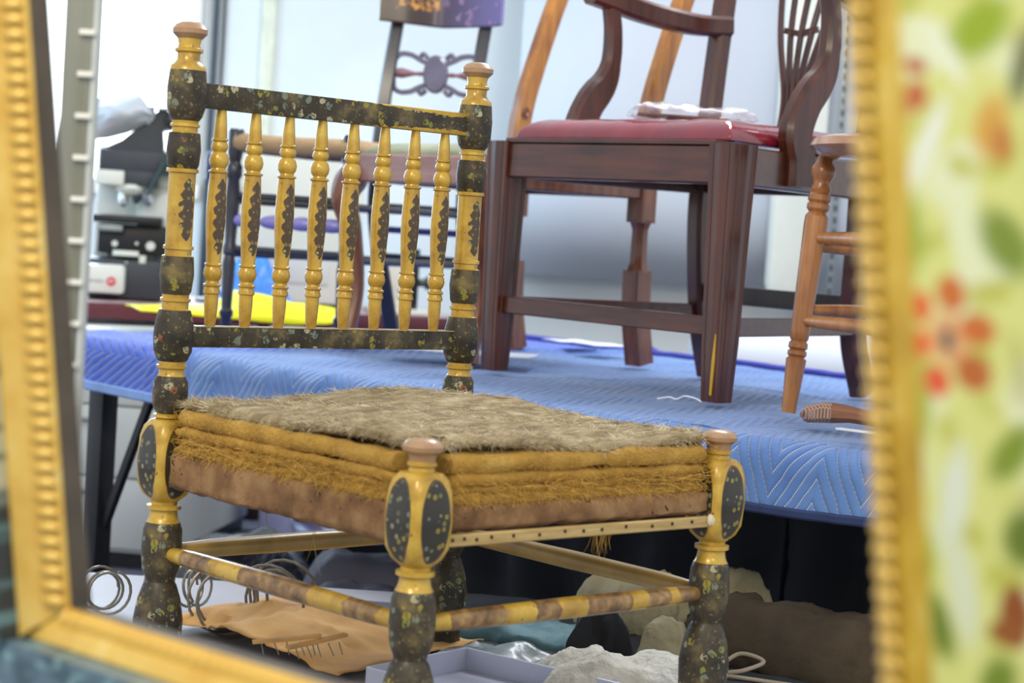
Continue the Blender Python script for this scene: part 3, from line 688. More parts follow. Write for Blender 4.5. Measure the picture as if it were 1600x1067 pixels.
bag = b.obj('plastic_bag', M_plastic, None, (bp.x - 0.10, bp.y - 0.02, bz0 + 0.012), (0, 0, R(2))); tag(bag, 'clear crumpled plastic bag of wooden scraps on the red leather seat', 'bag')
for k, (x, y, l, a, c) in enumerate(((0.01, 0.03, 0.16, 0.05, '#5a4030'), (0.03, 0.06, 0.17, -0.06, '#7a5c40'), (0.05, 0.045, 0.15, 0.12, '#a08a60'))):
    b = MB(); b.box((l / 2, 0, 0), (l, 0.018, 0.006), bevel=0.001); b.obj('wood_scrap', wood('scrap_wood_%s' % 'abc'[k], c, c, 0.6, 0), bag, (x, y, 0.0), (0, 0, a))
for k, (x, l, a) in enumerate(((1105, 0.09, -0.12), (1150, 0.08, 0.05))):
    p = pt(x, 186, 3.55); b = MB(); b.box((0, 0, 0), (l, 0.012, 0.003), bevel=0.0008)
    tag(b.obj('wood_splinter', wood('pale_splinter', '#c9b48a', '#dccba4', 0.7, 0), None, (p.x, p.y, bz0 - 0.0), (0, 0, a)), ('pale wood splinter on the red seat, left of the pair below the plastic bag', 'pale wood splinter on the red seat, right of the pair nearest the arm')[k], 'wood scrap', 'wood splinters on the red seat')
b = pillow(0.022, 0.014, 0.005, 0.006, 0.003, 60, 6, 10, bottom=0.4); p = pt(1122, 184, 3.50); tag(b.obj('wax_crumb', M_paint, None, (p.x, p.y, bz0 + 0.001)), 'small yellow wax crumb on the red seat in front of the plastic bag', 'crumb')

# ------------------------------------------------------------------ hall chair behind, with scroll stiles
M_gbr = wood('golden_brown_wood', '#7a4218', '#b8782a', 0.3, 0.5, 10, (5, 5, 0.6))
M_rbr = wood('red_brown_wood', '#5a2c1c', '#8f5638', 0.32, 0.5, 10, (5, 5, 0.6))
M_pbr = wood('faded_red_brown_wood', '#7a4a40', '#a47a70', 0.35, 0.4, 10, (0.6, 5, 5))
SCH = thing('side_chair', 'red-brown side chair with curved golden stiles and green upholstered seat, behind the red seated armchair', 'chair', (-0.346, 4.224, TAB), math.atan2(-0.738, 0.675))
for x, sx in ((0, -1), (0.40, 1)):
    P = catmull([(x, -0.012, 0.0), (x, -0.004, 0.04), (x + 0.0*sx, 0.012, 0.13), (x + 0.004*sx, -0.006, 0.24), (x + 0.012 * sx, -0.026, 0.315), (x + 0.004*sx, -0.004, 0.372), (x, 0.0, 0.405)])
    b = MB(); b.sweep(P, lambda i, t: rect_sec(*([interp(t, [(0, .050), (.12, .040), (.35, .032), (.6, .052), (.78, .070), (.9, .050), (1, .048)])] * 2), 0.7), side=(1, 0, 0)); b.obj('cabriole_leg', M_rbr, SCH, angle=60)
    P = catmull([(x, 0.475, 0), (x, 0.455, 0.10), (x, 0.45, 0.20)], 4)
    b = MB(); b.sweep(P, lambda i, t: rect_sec(0.046, 0.046, 0.12), side=(1, 0, 0))
    b.lathe([(0.195, 0.026), (0.205, 0.022), (0.215, 0.019), (0.285, 0.018), (0.295, 0.022), (0.305, 0.026)], 8, c=(x, 0.45, 0))
    b.sweep([(x, 0.45, 0.30), (x, 0.45, 0.42)], lambda i, t: rect_sec(0.046, 0.046, 0.12), side=(1, 0, 0)); b.obj('leg', M_rbr, SCH)
    P = catmull([(x, 0.45, 0.40), (x, 0.448, 0.48), (x, 0.458, 0.55), (x, 0.485, 0.64), (x, 0.535, 0.78), (x, 0.60, 0.93), (x, 0.66, 1.02)])
    b = MB(); b.sweep(P, lambda i, t: rect_sec(0.034, 0.052 - 0.012 * t, 0.4), side=(1, 0, 0)); st_ = b.obj('stile', M_gbr, SCH)
    b = MB(); P = [(x + 0.0185, 0.450 + (0.003 + 0.011 * k / 30) * math.cos(k * 0.42), 0.535 + (0.003 + 0.011 * k / 30) * math.sin(k * 0.42)) for k in range(31)]; b.tube(P, 0.0026, 6); b.obj('scroll', M_rbr, st_)
bar((0.0, 0, 0.378), (0.40, 0, 0.378), 0.058, 0.034, 'seat_rail', M_pbr, SCH); bar((0.0, 0.45, 0.378), (0.40, 0.45, 0.378), 0.054, 0.034, 'seat_rail', M_rbr, SCH)
bar((0, 0.0, 0.378), (0, 0.45, 0.378), 0.058, 0.034, 'seat_rail', M_pbr, SCH); bar((0.40, 0.0, 0.378), (0.40, 0.45, 0.378), 0.058, 0.034, 'seat_rail', M_rbr, SCH)
bar((0.0, 0.62, 0.96), (0.40, 0.62, 0.96), 0.09, 0.022, 'crest_rail', M_gbr, SCH)
M_green = plain('faded_olive_upholstery', '#8c9078', 0.9, var=0.25, scale=9, bump=0.4)
b = pillow(0.40, 0.44, 0.030, 0.08, 0.002, 8, 8, 24, bottom=0.1); b.obj('seat_cushion', M_green, SCH, (0.0, 0.005, 0.407), angle=80)

# ------------------------------------------------------------------ fancy painted chair
FC = thing('fancy_chair', 'black painted chair with rush seat and pierced oval back slat, farthest left on the blanket', 'chair', (-0.65, 4.50, TAB), 0)
Q1, Q2, Q4, Q3 = V((0, 0, 0)), V((0.262, -0.040, 0)), V((0.300, 0.330, 0)), V((0.515, 0.290, 0))
M_blk = plain('black_lacquer', '#2b2a33', 0.3, 0, 0.4, 0.25)
t = NT('twisted_rush', 0.85); v = t.coord(); wv = t.node('ShaderNodeTexWave', bands_direction='X'); t.put(wv.inputs[0], v); wv.inputs['Scale'].default_value = 55; wv.inputs['Distortion'].default_value = 1.5
g = t.noise(v, 30, 4); t.base(t.mix(t.math('MULTIPLY', wv.outputs['Fac'], 0.6), t.ramp(g, [(0.3, '#8d7050'), (0.7, '#b3946c')]), lin('#cdb189'))); t.bump(wv.outputs['Fac'], 0.8, 0.002); M_rush = t.m
for q in (Q1, Q2):
    b = MB(); b.lathe([(0, .010), (.03, .013), (.035, .016), (.045, .016), (.05, .012), (.15, .015), (.17, .012), (.175, .016), (.19, .016), (.2, .013), (.27, .016), (.30, .018), (.34, .014), (.35, .019), (.37, .019), (.38, .014), (.40, .018), (.45, .019), (.455, .016)], 16, c=q); b.obj('leg', M_blk, FC)
for q, dx in ((Q4, 0), (Q3, 0)):
    P = catmull([q + V((0.055, 0.03, 0)), q + V((0.030, 0.01, 0.12)), q + V((0.0, 0, 0.27)), q + V((-0.004, 0, 0.40)), q + V((0.004, 0.006, 0.55)), q + V((0.02, 0.03, 0.72)), q + V((0.038, 0.06, 0.86))])
    b = MB(); b.sweep(P, lambda i, t: rect_sec(0.036 - 0.006*t, 0.030 - 0.006 * t, 0.3), side=(1, 0, 0)); b.obj('back_leg_and_stile', M_blk, FC)
def rung(a, c, z, r=0.0085, m=M_blk): 
    b = MB(); b.tube([a + V((0, 0, z)), c + V((0, 0, z))], r, 10); b.obj('rung', m, FC)
for z in (0.305, 0.185):
    rung(Q1, Q2, z); rung(Q4, Q3, z)
    rung(Q1, Q4, z - 0.01); rung(Q2, Q3, z - 0.01)
M_purp = plain('lilac_painted_rung', '#8d86c4', 0.3, 0, 0.5, 0.2)
rung(Q4, Q3, 0.250, 0.008, plain('indigo_rung', '#3a3a78', 0.35))
b = MB(); d_ = Q2 - Q1; L = d_.length
b.lathe([(L * k / 48, 0.007 + 0.009 * abs(math.sin(PI * 4 * k / 48)) ** 0.6) for k in range(49)], 14, c=Q1 + V((0, 0, 0.250)), axis=d_.normalized()); tag(b.obj('turned_rung', M_purp, FC), 'lilac painted bulbous front rung')
for a, c in ((Q1, Q2), (Q2, Q3), (Q3, Q4), (Q4, Q1)):
    b = MB(); b.tube([a + V((0, 0, 0.425)), (a + c) / 2 + V((0, 0, 0.422)), c + V((0, 0, 0.425))], 0.022, 12); b.obj('rush_roll', M_rush, FC)
b = MB(); P = []
for i in range(11):
    row = []
    for j in range(11): u, w = i / 10, j / 10; p = Q1.lerp(Q2, u).lerp(Q4.lerp(Q3, u), w); row.append((p.x, p.y, 0.444 - 0.018 * math.sin(PI * u) * math.sin(PI * w)))
    P.append(row)
b.grid(P); o = b.obj('rush_seat', M_rush, FC); md = o.modifiers.new('t', 'SOLIDIFY'); md.thickness = 0.012
# crest and pierced slat
q4t, q3t = Q4 + V((0.030, 0.022, 0)), Q3 + V((0.030, 0.022, 0))
t = NT('painted_crest', 0.3, 0, 0.4); x, y, z = t.sep(t.coord()); v = t.coord()
d, vn = t.vor(v, 34, 'DISTANCE_TO_EDGE'); n_ = t.noise(v, 60, 4)
gx = t.math('MULTIPLY', t.math('LESS_THAN', t.math('ABSOLUTE', t.math('SUBTRACT', x, 0.375)), 0.055), t.math('LESS_THAN', t.math('ABSOLUTE', t.math('SUBTRACT', z, 0.815)), 0.034))
gm = t.math('MULTIPLY', gx, t.math('GREATER_THAN', n_, 0.50))
c = t.mix(t.step(x, 0.38, 0.56), lin('#3c2c28'), lin('#6f68a0')); c = t.mix(gm, c, t.ramp(n_, [(0.5, '#8f5f2a'), (0.65, '#cf9444')]))
t.base(t.mix(t.math('MULTIPLY', t.math('GREATER_THAN', t.noise(v, 45, 4), 0.6), t.step(x, 0.42, 0.46)), c, lin('#9a7fa8'))); M_crest = t.m
b = MB(); CR = catmull([q4t + V((-0.050, -0.028, 0.80)), q4t + V((0.02, -0.018, 0.80)), (q4t + q3t) / 2 + V((0, 0.02, 0.80)), q3t + V((-0.0, -0.015, 0.80)), q3t + V((0.032, -0.028, 0.80))])
b.sweep(CR, lambda i, t: rect_sec(interp(t, [(0, .100), (.5, .112), (1, .095)]), 0.018, 0.4), side=(0, 0, 1)); tag(b.obj('crest_rail', M_crest, FC), 'broad crest board with gold and violet painted foliage')
M_sl = plain('grey_lilac_lacquer', '#67637a', 0.3, 0, 0.5, 0.2)
sc_ = (q4t + q3t) / 2 + V((-0.012, 0.0, 0.630)); ex = (Q3 - Q4).normalized()
b = MB(); pts = []
for k in range(28):
    a = 2 * PI * k / 28; pts.append((0.030 * math.cos(a), 0.046 * math.sin(a)))
for w_, yy in ((1.0, 0.0),):
    A = [b.bm.verts.new(V((p[0], -0.010, p[1]))) for p in pts]; A2 = [b.bm.verts.new(V((p[0] * .85, -0.014, p[1] * .88))) for p in pts]; B_ = [b.bm.verts.new(V((p[0], 0.006, p[1]))) for p in pts]
    b.bm.faces.new(A2); b.bm.faces.new(B_[::-1])
    for k in range(28):
        j = (k+1) % 28; b.bm.faces.new((A[k], A[j], A2[j], A2[k])); b.bm.faces.new((B_[k], B_[j], A[j], A[k]))
sl = b.obj('back_slat', M_sl, FC, sc_, (0, 0, math.atan2(ex.y, ex.x)))
for sx in (-1, 1):
    for sz in (-1, 1):
        P = catmull([(sx * 0.024, 0, sz * 0.026), (sx * 0.042, 0, sz * 0.034), (sx * 0.062, 0, sz * 0.038 + 0.006*sz), (sx * 0.088, 0, sz * 0.046), (sx * 0.103, 0, sz * 0.034), (sx * 0.106, 0, sz * 0.012), (sx * 0.106, 0, 0)])
        b = MB(); b.sweep(P, lambda i, t: rect_sec(0.013, 0.012), side=(0, 1, 0)); b.obj('slat_scroll', M_sl, sl)
        P = catmull([(sx * 0.022, 0, sz * 0.038), (sx * 0.034, 0, sz * 0.048), (sx * 0.042, 0, sz * 0.040)]); b = MB(); b.tube(P, 0.006, 8); b.obj('slat_curl', M_sl, sl)
    b = MB(); b.lathe([(0.026, .004), (.040, .006), (.050, .004), (.065, .008), (.085, .013), (.106, .010)], 12, axis=(sx, 0, 0)); b.obj('slat_leaf', plain('rosy_leaf_paint', '#8a6670', 0.4, var=0.3, scale=60), sl)

# ------------------------------------------------------------------ honey wood stool at the right
M_honey = wood('honey_maple', '#8a5426', '#c08244', 0.35, 0.4, 10, (5, 5, 0.6))
SF = V((0.453, 3.206, TAB)); top = pt(1290, 245, 3.235)
ST = thing('turned_stool', 'honey coloured stool with turned legs standing on the blanket at right', 'stool', (0.640, 3.170, TAB), 0)
H = top.z - TAB
legp = [(0, .0115), (.02, .0125), (.085, .0160), (.094, .0165), (.098, .0125), (.102, .0155), (.108, .0155), (.111, .0120), (.114, .0155), (.122, .0155), (.126, .0125), (.130, .0150), (.145, .0158), (.33, .0195), (.345, .0190), (.352, .0140), (.358, .0185), (.366, .0185), (.369, .0155), (.373, .0185), (.382, .0185), (.386, .0150), (.392, .0170), (.402, .0140), (.408, .0150), (.418, .0195), (.430, .0195), (.440, .0130), (.450, .0120)]
k_ = H / 0.45
for sx, sy in ((-1, 1), (1, 1), (-1, -1), (1, -1)):
    if (sx, sy) == (-1, 1): f_, t_ = SF - ST.location, top - ST.location
    else:
        f0, t0 = SF - ST.location, top - ST.location
        ang = {(1, 1): -PI / 2, (1, -1): PI, (-1, -1): PI / 2}[(sx, sy)]
        Mr = Matrix.Rotation(ang, 3, 'Z'); f_, t_ = Mr @ V((f0.x, f0.y, 0)), Mr @ V((t0.x, t0.y, t0.z))
    ax = (t_ - f_).normalized(); b = MB(); b.lathe([(h * (t_ - f_).length / 0.45, r) for h, r in legp], 20, c=f_, axis=ax); b.obj('leg', M_honey, ST)
    if (sx, sy) == (-1, 1): keep = (f_, t_)
def legat(ang, z):
    Mr = Matrix.Rotation(ang, 3, 'Z'); f_, t_ = keep; s_ = z / t_.z; p = f_.lerp(t_, s_); q = Mr @ V((p.x, p.y, 0)); return V((q.x, q.y, z))
for a0, a1, z0 in ((0, -PI/2, 0.270), (0, -PI/2, 0.168), (0, PI/2, 0.285), (0, PI/2, 0.150), (PI, PI/2, 0.25), (PI, -PI/2, 0.26)):
    b = MB(); b.tube([legat(a0, z0).lerp(legat(a1, z0), k / 10) for k in range(11)], lambda t: 0.008 + 0.004 * math.sin(PI * t), 12); b.obj('rung', M_honey, ST)
b = MB(); b.lathe([(H - 0.006, 0.150), (H + 0.002, 0.176), (H + 0.014, 0.188), (H + 0.026, 0.182), (H + 0.032, 0.160), (H + 0.028, 0.05), (H + 0.026, 0.001)], 48); b.obj('seat', wood('pinkish_worn_seat', '#8a5a3c', '#b98a6c', 0.25, 0.6, 8, (1, 5, 5)), ST)

# brush on the blanket
p = onz(1308, 655, TAB + 0.012); BR = thing('hand_brush', 'brown hand brush with cross-hatched head lying on the blanket', 'brush', p, R(-14))
t = NT('crosshatched_brown', 0.6); v = t.mapping(t.coord(), (1, 1, 1), rot=(0, 0, 0.78)); ck = t.node('ShaderNodeTexBrick'); t.put(ck.inputs[0], v); ck.inputs['Scale'].default_value = 70; ck.inputs['Color1'].default_value = lin('#6a4638'); ck.inputs['Color2'].default_value = lin('#7c5644'); ck.inputs['Mortar'].default_value = lin('#a98a7a'); ck.inputs['Mortar Size'].default_value = 0.06
t.base(ck.outputs[0]); t.bump(ck.outputs['Fac'], 0.5, 0.001)
b = MB(); b.sweep([(-0.052, 0, -0.001), (-0.046, 0, 0.004), (-0.02, 0, 0.009), (-0.008, 0, 0.009)], lambda i, t: rect_sec((0.030, 0.042, 0.046, 0.044)[i], (0.012, 0.024, 0.030, 0.029)[i], 0.5), side=(0, 1, 0)); b.obj('head', t.m, BR)
b = MB(); b.sweep([(-0.008, 0, 0.009), (0.02, 0, 0.009), (0.06, 0, 0.004), (0.12, 0, 0.002), (0.15, 0, 0.001)], lambda i, t: rect_sec((0.044, 0.036, 0.026, 0.022, 0.018)[i], (0.029, 0.024, 0.020, 0.018, 0.014)[i], 0.6), side=(0, 1, 0)); b.obj('handle', wood('brown_brush_wood', '#6b4128', '#93603e', 0.4, 0.2, 10, (0.6, 5, 5)), BR)
p = onz(1345, 674, TAB + 0.012); b = MB(); b.box((0, 0, 0), (0.075, 0.014, 0.003), bevel=0.001); tag(b.obj('bone_folder', plain('white_plastic', '#dfe4ec', 0.3), None, p, (0, 0, R(-38))), 'small white strip lying on the blanket beside the brown brush', 'tool')
# papers on the blanket
M_paper = plain('white_paper', '#e3e6ee', 0.8, var=0.02)
def paper(x, y, w, h, a, label, dz=0.016):
    p = onz(x, y, TAB + dz); b = MB(); P = [[(w * (i / 8 - .5), h * (j / 6 - .5), 0.001 * math.sin(i * .9 + j)) for j in range(7)] for i in range(9)]; b.grid(P)
    o = b.obj('paper_sheet', M_paper, None, p, (0, 0, a)); md = o.modifiers.new('t', 'SOLIDIFY'); md.thickness = 0.001; tag(o, label, 'paper', 'papers on the blanket')
paper(720, 549, 0.30, 0.16, R(-8), 'large white paper sheet on the blanket behind the painted chair right post')
paper(893, 533, 0.095, 0.11, R(-42), 'small white paper at the back of the blanket, left of two')
paper(945, 539, 0.095, 0.11, R(-36), 'small white paper at the back of the blanket, right of two', 0.018)
b = MB(); p = onz(1075, 626, TAB + 0.007); b.tube(catmull([(-.05, 0, 0), (-.03, .01, .003), (-.02, -.008, .002), (-.005, .012, .006), (.012, .006, .004), (.02, -.012, .001)]), 0.0014, 6); tag(b.obj('loose_thread', M_paper, None, p), 'curled white thread lying on the blanket by the armchair leg', 'thread')

# ------------------------------------------------------------------ desk with microscope
DD = V((0.924, 0.383, 0)); DN = V((-0.383, 0.924, 0)); D0 = V((-1.62, 5.235, 0)); DROT = math.atan2(DD.y, DD.x)
DK = thing('desk', 'pale topped desk with dark burgundy edge under the microscope', 'desk', D0, DROT)
b = MB(); b.box((0.83, 0.36, TAB - 0.012), (1.66, 0.70, 0.02), bevel=0.003); b.obj('desktop', plain('pinkish_laminate', '#b79c9c', 0.4), DK)
b = MB(); b.box((0.83, 0.0, TAB - 0.022), (1.67, 0.02, 0.045), bevel=0.006); b.obj('edge_strip', plain('burgundy_edge', '#5e2630', 0.4), DK)
M_dw = wood('dark_walnut', '#2d1c18', '#4a3028', 0.4, 0.3)
for x, y in ((1.15, -0.0), (1.60, 0.06), (1.15, 0.62), (0.05, 0.06)):
    b = MB(); b.box((x, y, (TAB - 0.04) / 2), (0.055, 0.055, TAB - 0.04), bevel=0.004); b.obj('leg', M_dw, DK)
C0, C1, C2 = onz(150, 873, 0), onz(255, 893, 0), onz(385, 825, 0)
M_cab = plain('cream_cabinet_enamel', '#d3d6d0', 0.4, var=0.03, scale=4)
CB = thing('drawer_cabinet', 'cream drawer cabinet standing under the desk at left', 'cabinet', (C1.x, C1.y, 0), math.atan2(C2.y - C1.y, C2.x - C1.x))
Lr = (C2 - C1).length; Ll = 0.42; ch = TAB - 0.06
b = MB(); b.box((Lr / 2, Ll / 2, ch / 2 + 0.02), (Lr, Ll, ch - 0.04), bevel=0.006); b.obj('body', M_cab, CB)
b = MB(); b.box((Lr / 2, Ll / 2, 0.02), (Lr - 0.02, Ll - 0.02, 0.04)); b.obj('plinth', M_dark, CB)
for k in range(3):
    b = MB(); b.box((-0.008, Ll / 2, 0.05 + 0.095 + k * 0.19), (0.016, Ll - 0.02, 0.184), bevel=0.004); dr = b.obj('drawer', M_cab, CB)
    b = MB(); b.box((-0.020, Ll / 2, 0.05 + 0.15 + k * 0.19), (0.012, 0.12, 0.012), bevel=0.003); b.obj('handle', M_alu, dr)

MS = thing('microscope', 'cream and charcoal microscope with red round badge on the desk', 'microscope', pt(200, 468, 5.72) * 1.0, R(8))
MS.location.z = TAB
K = 1 / 541.0
def X(x): return (x - 200) * K
def Zp(y): return (468 - y) * K
M_ch = plain('charcoal_instrument', '#35393f', 0.45, var=0.1); M_cr = plain('cream_instrument', '#d9dcd2', 0.35, var=0.02); M_bl = plain('black_instrument', '#16181c', 0.35)
M_chr = plain('chrome', '#b9bdc2', 0.2, 0.8)
def mbox(name, mat, x0, x1, y0, y1, d0, d1, par=MS, bev=0.004, taper=1.0):
    b = MB(); b.box((0, 0, 0), (abs(x1 - x0) * K, d1 - d0, abs(y1 - y0) * K), bevel=bev, taper=taper); return b.obj(name, mat, par, (X((x0 + x1) / 2), (d0 + d1) / 2, Zp((y0 + y1) / 2)))
mbox('base', M_ch, 132, 254, 404, 468, -0.06, 0.16, bev=0.02)
w = mbox('lamp_housing', M_cr, 130, 196, 414, 458, -0.13, -0.04, bev=0.012)
b = MB(); b.lathe([(0, 0.013), (0.002, 0.013)], 24, axis=(0, -1, 0)); bd = b.obj('badge', plain('red_badge', '#d43a48', 0.4), w, (0.026, -0.0445, -0.006)); tag(bd, 'round red badge with white script')
b = MB(); b.tube(catmull([(-.007, -.003, -.004), (-.004, -.003, .005), (-.001, -.003, -.003), (.003, -.003, .004), (.007, -.003, -.002)]), 0.0011, 5); b.obj('script', M_white, bd)
for k in range(9):
    b = MB(); b.box((-0.050 + k * 0.0066, -0.0455, -0.006), (0.0042, 0.001, 0.006 if k % 3 else 0.009)); b.obj('faint_letter', plain('grey_print', '#9aa0a0', 0.6), w)
mbox('vent', M_bl, 153, 168, 413, 420, -0.10, -0.07, w if False else MS, bev=0.001)
mbox('stand', M_cr, 206, 264, 240, 410, 0.02, 0.12, bev=0.02)
mbox('backplate', M_cr, 140, 215, 275, 404, 0.10, 0.13, bev=0.004)
mbox('arm', M_cr, 142, 262, 232, 292, 0.0, 0.12, bev=0.012)
mbox('stage', M_bl, 143, 248, 338, 350, -0.09, 0.06, bev=0.003)
sg = mbox('stage_block', M_bl, 150, 256, 352, 398, -0.03, 0.04, bev=0.004)
mbox('stage_slide', M_alu, 150, 188, 354, 363, -0.075, -0.04, bev=0.001); mbox('condenser', M_bl, 165, 240, 398, 412, -0.03, 0.03)
for x, y, r in ((177, 382, 0.009), (231, 383, 0.013), (210, 380, 0.005), (196, 411, 0.005)):
    b = MB(); b.lathe([(0, r), (0.02, r), (0.023, r * 0.8)], 20, axis=(0, -1, 0)); b.obj('focus_knob', M_cr, MS, (X(x), -0.035, Zp(y)))
mbox('slide_carrier', M_cr, 175, 214, 392, 400, -0.07, -0.04, bev=0.001); mbox('white_switch', M_cr, 215, 225, 398, 410, -0.06, -0.04, bev=0.001)
b = MB(); b.lathe([(Zp(308), .022), (Zp(304), .036), (Zp(296), .044), (Zp(290), .042)], 28, c=(X(197), -0.02, 0)); b.obj('turret', M_cr, MS)
for x, y, r, ax_ in ((186, 325, 0.013, (-.05, -.1, 1)), (205, 318, 0.012, (.1, -.3, 1)), (226, 320, 0.016, (-.45, -.2, 1))):
    b = MB(); b.lathe([(0, r * .5), (0.006, r * .8), (0.008, r), (0.03, r), (0.032, r * .9), (0.045, r * .9)], 18, axis=ax_); b.obj('objective', M_chr if r != 0.012 else M_ch, MS, (X(x), -0.03, Zp(y)))
mbox('head', M_ch, 147, 266, 238, 272, -0.06, 0.06, bev=0.004); mbox('head_lower', M_ch, 186, 238, 268, 292, -0.06, 0.04)
mbox('filter_box', M_cr, 142, 186, 270, 292, -0.065, 0.0)
b = MB(); b.prism([(X(150), Zp(238)), (X(244), Zp(238)), (X(240), Zp(205)), (X(262), Zp(200)), (X(266), Zp(180)), (X(236), Zp(170)), (X(215), Zp(190)), (X(180), Zp(222))], -0.045, 0.05); b.obj('tube_housing', M_ch, MS)
b = MB(); b.lathe([(-0.03, .020), (-0.028, .024), (0.02, .024), (0.024, .018), (0.04, .018)], 20, axis=(0.3, -0.9, 0.2)); b.obj('eyepiece', M_ch, MS, (X(252), -0.03, Zp(188)))
b = MB(); b.tube(catmull([(X(255), -0.07, Zp(175)), (X(264), -0.08, Zp(195)), (X(258), -0.085, Zp(225)), (X(240), -0.08, Zp(265)), (X(222), -0.07, Zp(305))]), 0.005, 8); b.obj('cable', plain('dark_green_cable', '#2a4644', 0.5), MS)
b = MB(); b.box((0, 0, 0), (0.05, 0.02, 0.008), bevel=0.002); b.obj('bracket', M_chr, MS, (X(243), -0.06, Zp(171)))
# pale dust cover slumped over the binocular head
b = MB(); P = []
for i in range(25):
    row = []
    for k in range(21):
        u, w_ = i / 24, k / 20; xx = 128 + 100 * u; topy = interp(u, [(0, 163), (.35, 156), (.7, 149), (.8, 156), (1, 184)]); boty = interp(u, [(0, 226), (.3, 222), (.6, 212), (.8, 200), (1, 184)])
        yy = topy + (boty - topy) * w_; dpt = -0.05 - 0.075 * math.sin(PI * min(1, w_ * 1.0)) * math.sin(PI * (0.1 + 0.85 * u)) + 0.008 * fbm((u, w_, 0), 4, 2); row.append((X(xx), dpt, Zp(yy)))
    P.append(row)
b.grid(P); o = b.obj('dust_cover', plain('translucent_grey_plastic', '#b9bec4', 0.35, var=0.06), MS); md = o.modifiers.new('t', 'SOLIDIFY'); md.thickness = 0.03; md.offset = -1; tag(o, 'pale crumpled plastic cover over the eyepieces')

# cream instrument cabinet behind the rush seat
EB = thing('instrument_cabinet', 'large cream equipment box with a small black knob on the desk', 'equipment', (0, 0, 0), 0)
p0 = pt(444, 470, 5.98); EB.location = (p0.x, p0.y, TAB); EB.rotation_euler.z = R(6)
b = MB(); b.box((0, 0.13, 0.235), (0.445, 0.26, 0.45), bevel=0.012); b.obj('casing', M_cr, EB)
b = MB(); b.box((0, 0.13, 0.006), (0.40, 0.22, 0.014)); b.obj('feet', M_dark, EB)
b = MB(); b.lathe([(0, 0.016), (0.015, 0.016), (0.02, 0.012)], 20, axis=(0, -1, 0)); b.obj('knob', M_bl, EB, (-0.122, 0.0, 0.345))
b = MB(); b.box((0.05, -0.002, 0.12), (0.16, 0.006, 0.10), bevel=0.002); b.obj('panel', M_cab, EB)
# rod stand left of the cabinet
p0 = pt(328, 470, 5.92); RS = thing('rod_stand', 'thin black rod stand beside the cream equipment box', 'stand', (p0.x, p0.y, TAB), 0)
b = MB(); b.lathe([(0, .045), (.008, .045), (.012, .03), (.016, .008)], 24); b.obj('base', M_bl, RS)
b = MB(); b.tube(catmull([(0, 0, 0.01), (-0.01, 0, 0.06), (-0.022, 0, 0.11), (-0.018, 0, 0.25), (-0.010, 0, 0.40)]), 0.0055, 8); b.obj('rod', M_bl, RS)
b = MB(); b.box((-0.005, 0, 0.40), (0.06, 0.03, 0.085), bevel=0.008); b.obj('clamp', plain('slate_blue_clamp', '#3b4062', 0.4), RS)
# small instrument to the right
p0 = pt(612, 492, 5.90); SI = thing('bench_instrument', 'small beige bench instrument with black column and curved cable', 'equipment', (p0.x, p0.y, TAB), R(15))
b = MB(); b.box((0.0, 0.05, 0.09), (0.075, 0.10, 0.15), bevel=0.006); b.obj('casing', plain('beige_casing', '#d2cfc0', 0.4), SI)
b = MB(); b.box((0.03, 0.02, 0.008), (0.20, 0.14, 0.016), bevel=0.004); b.obj('base', M_cr, SI)
b = MB(); b.box((0.065, 0.03, 0.10), (0.028, 0.03, 0.19), bevel=0.003); b.obj('column', M_bl, SI)
b = MB(); b.lathe([(0, .012), (.02, .012), (.022, .02), (.034, .02)], 18, axis=(1, 0, 0)); b.obj('knob', M_ch, SI, (0.08, 0.02, 0.095))
b = MB(); b.tube(catmull([(0.115, 0.0, 0.10), (0.125, -0.01, 0.12), (0.125, -0.02, 0.08), (0.115, -0.03, 0.03), (0.105, -0.03, 0.004)]), 0.005, 8); b.obj('cable', plain('grey_green_cable', '#7f8f8a', 0.4), SI)
for z in (0.05, 0.07): 
    b = MB(); b.lathe([(0, .003), (.003, .003)], 10, axis=(0, -1, 0)); b.obj('screw', M_chr, SI, (0.015, 0.0, z))
# blue crumpled plastic and yellow cloth on the desk
t = NT('bright_blue_plastic', 0.3, 0, 0.4); v = t.coord(); t.base(t.ramp(t.noise(v, 25, 5), [(0.3, '#1c6fe0'), (0.7, '#4a9cf2')])); t.bump(t.noise(v, 45, 5), 1.0, 0.006)
p0 = pt(400, 472, 5.75); b = MB(); P = []
for i in range(25):
    row = []
    for k in range(13):
        u, w_ = i / 24, k / 12; hgt = interp(u, [(0, .02), (.18, .125), (.3, .14), (.62, .14), (.75, .09), (.85, .05), (1, .01)]); z = hgt * math.sin(PI * w_) ** 0.5 if 0 < w_ < 1 else 0
        row.append(((u - .5) * 0.23 + .006 * fbm((u, w_, 0), 9, 1), (w_ - .5) * 0.13 + .01 * fbm((u, w_, 2), 7, 2), z * (1 + 0.12 * fbm((u, w_, 1), 8, 3))))
    P.append(row)
b.grid(P); tag(b.obj('blue_plastic_bag', t.m, None, (p0.x, p0.y, TAB + 0.001), (0, 0, R(10))), 'crumpled bright blue plastic bag on the desk behind the spindles', 'bag')
p0 = onz(375, 492, TAB); b = MB(); P = []
for i in range(41):
    row = []
    for k in range(9):
        u, w_ = i / 40, k / 8; z = interp(u, [(0, .004), (.2, .006), (.40, .012), (.52, .055), (.62, .050), (.8, .030), (1, .022)]); dr_ = interp(u, [(0, .0), (.4, 0.01), (.7, .022), (.9, .012), (1, 0.0)])
        zz = z * min(1, w_ * 1.6) - (dr_ if w_ == 0 else 0); row.append(((u - .5) * 0.56, (w_ - .30) * 0.20, 0.002 + max(zz, -0.02) + .003 * fbm((u, w_, 0), 5, 1)))
    P.append(row)
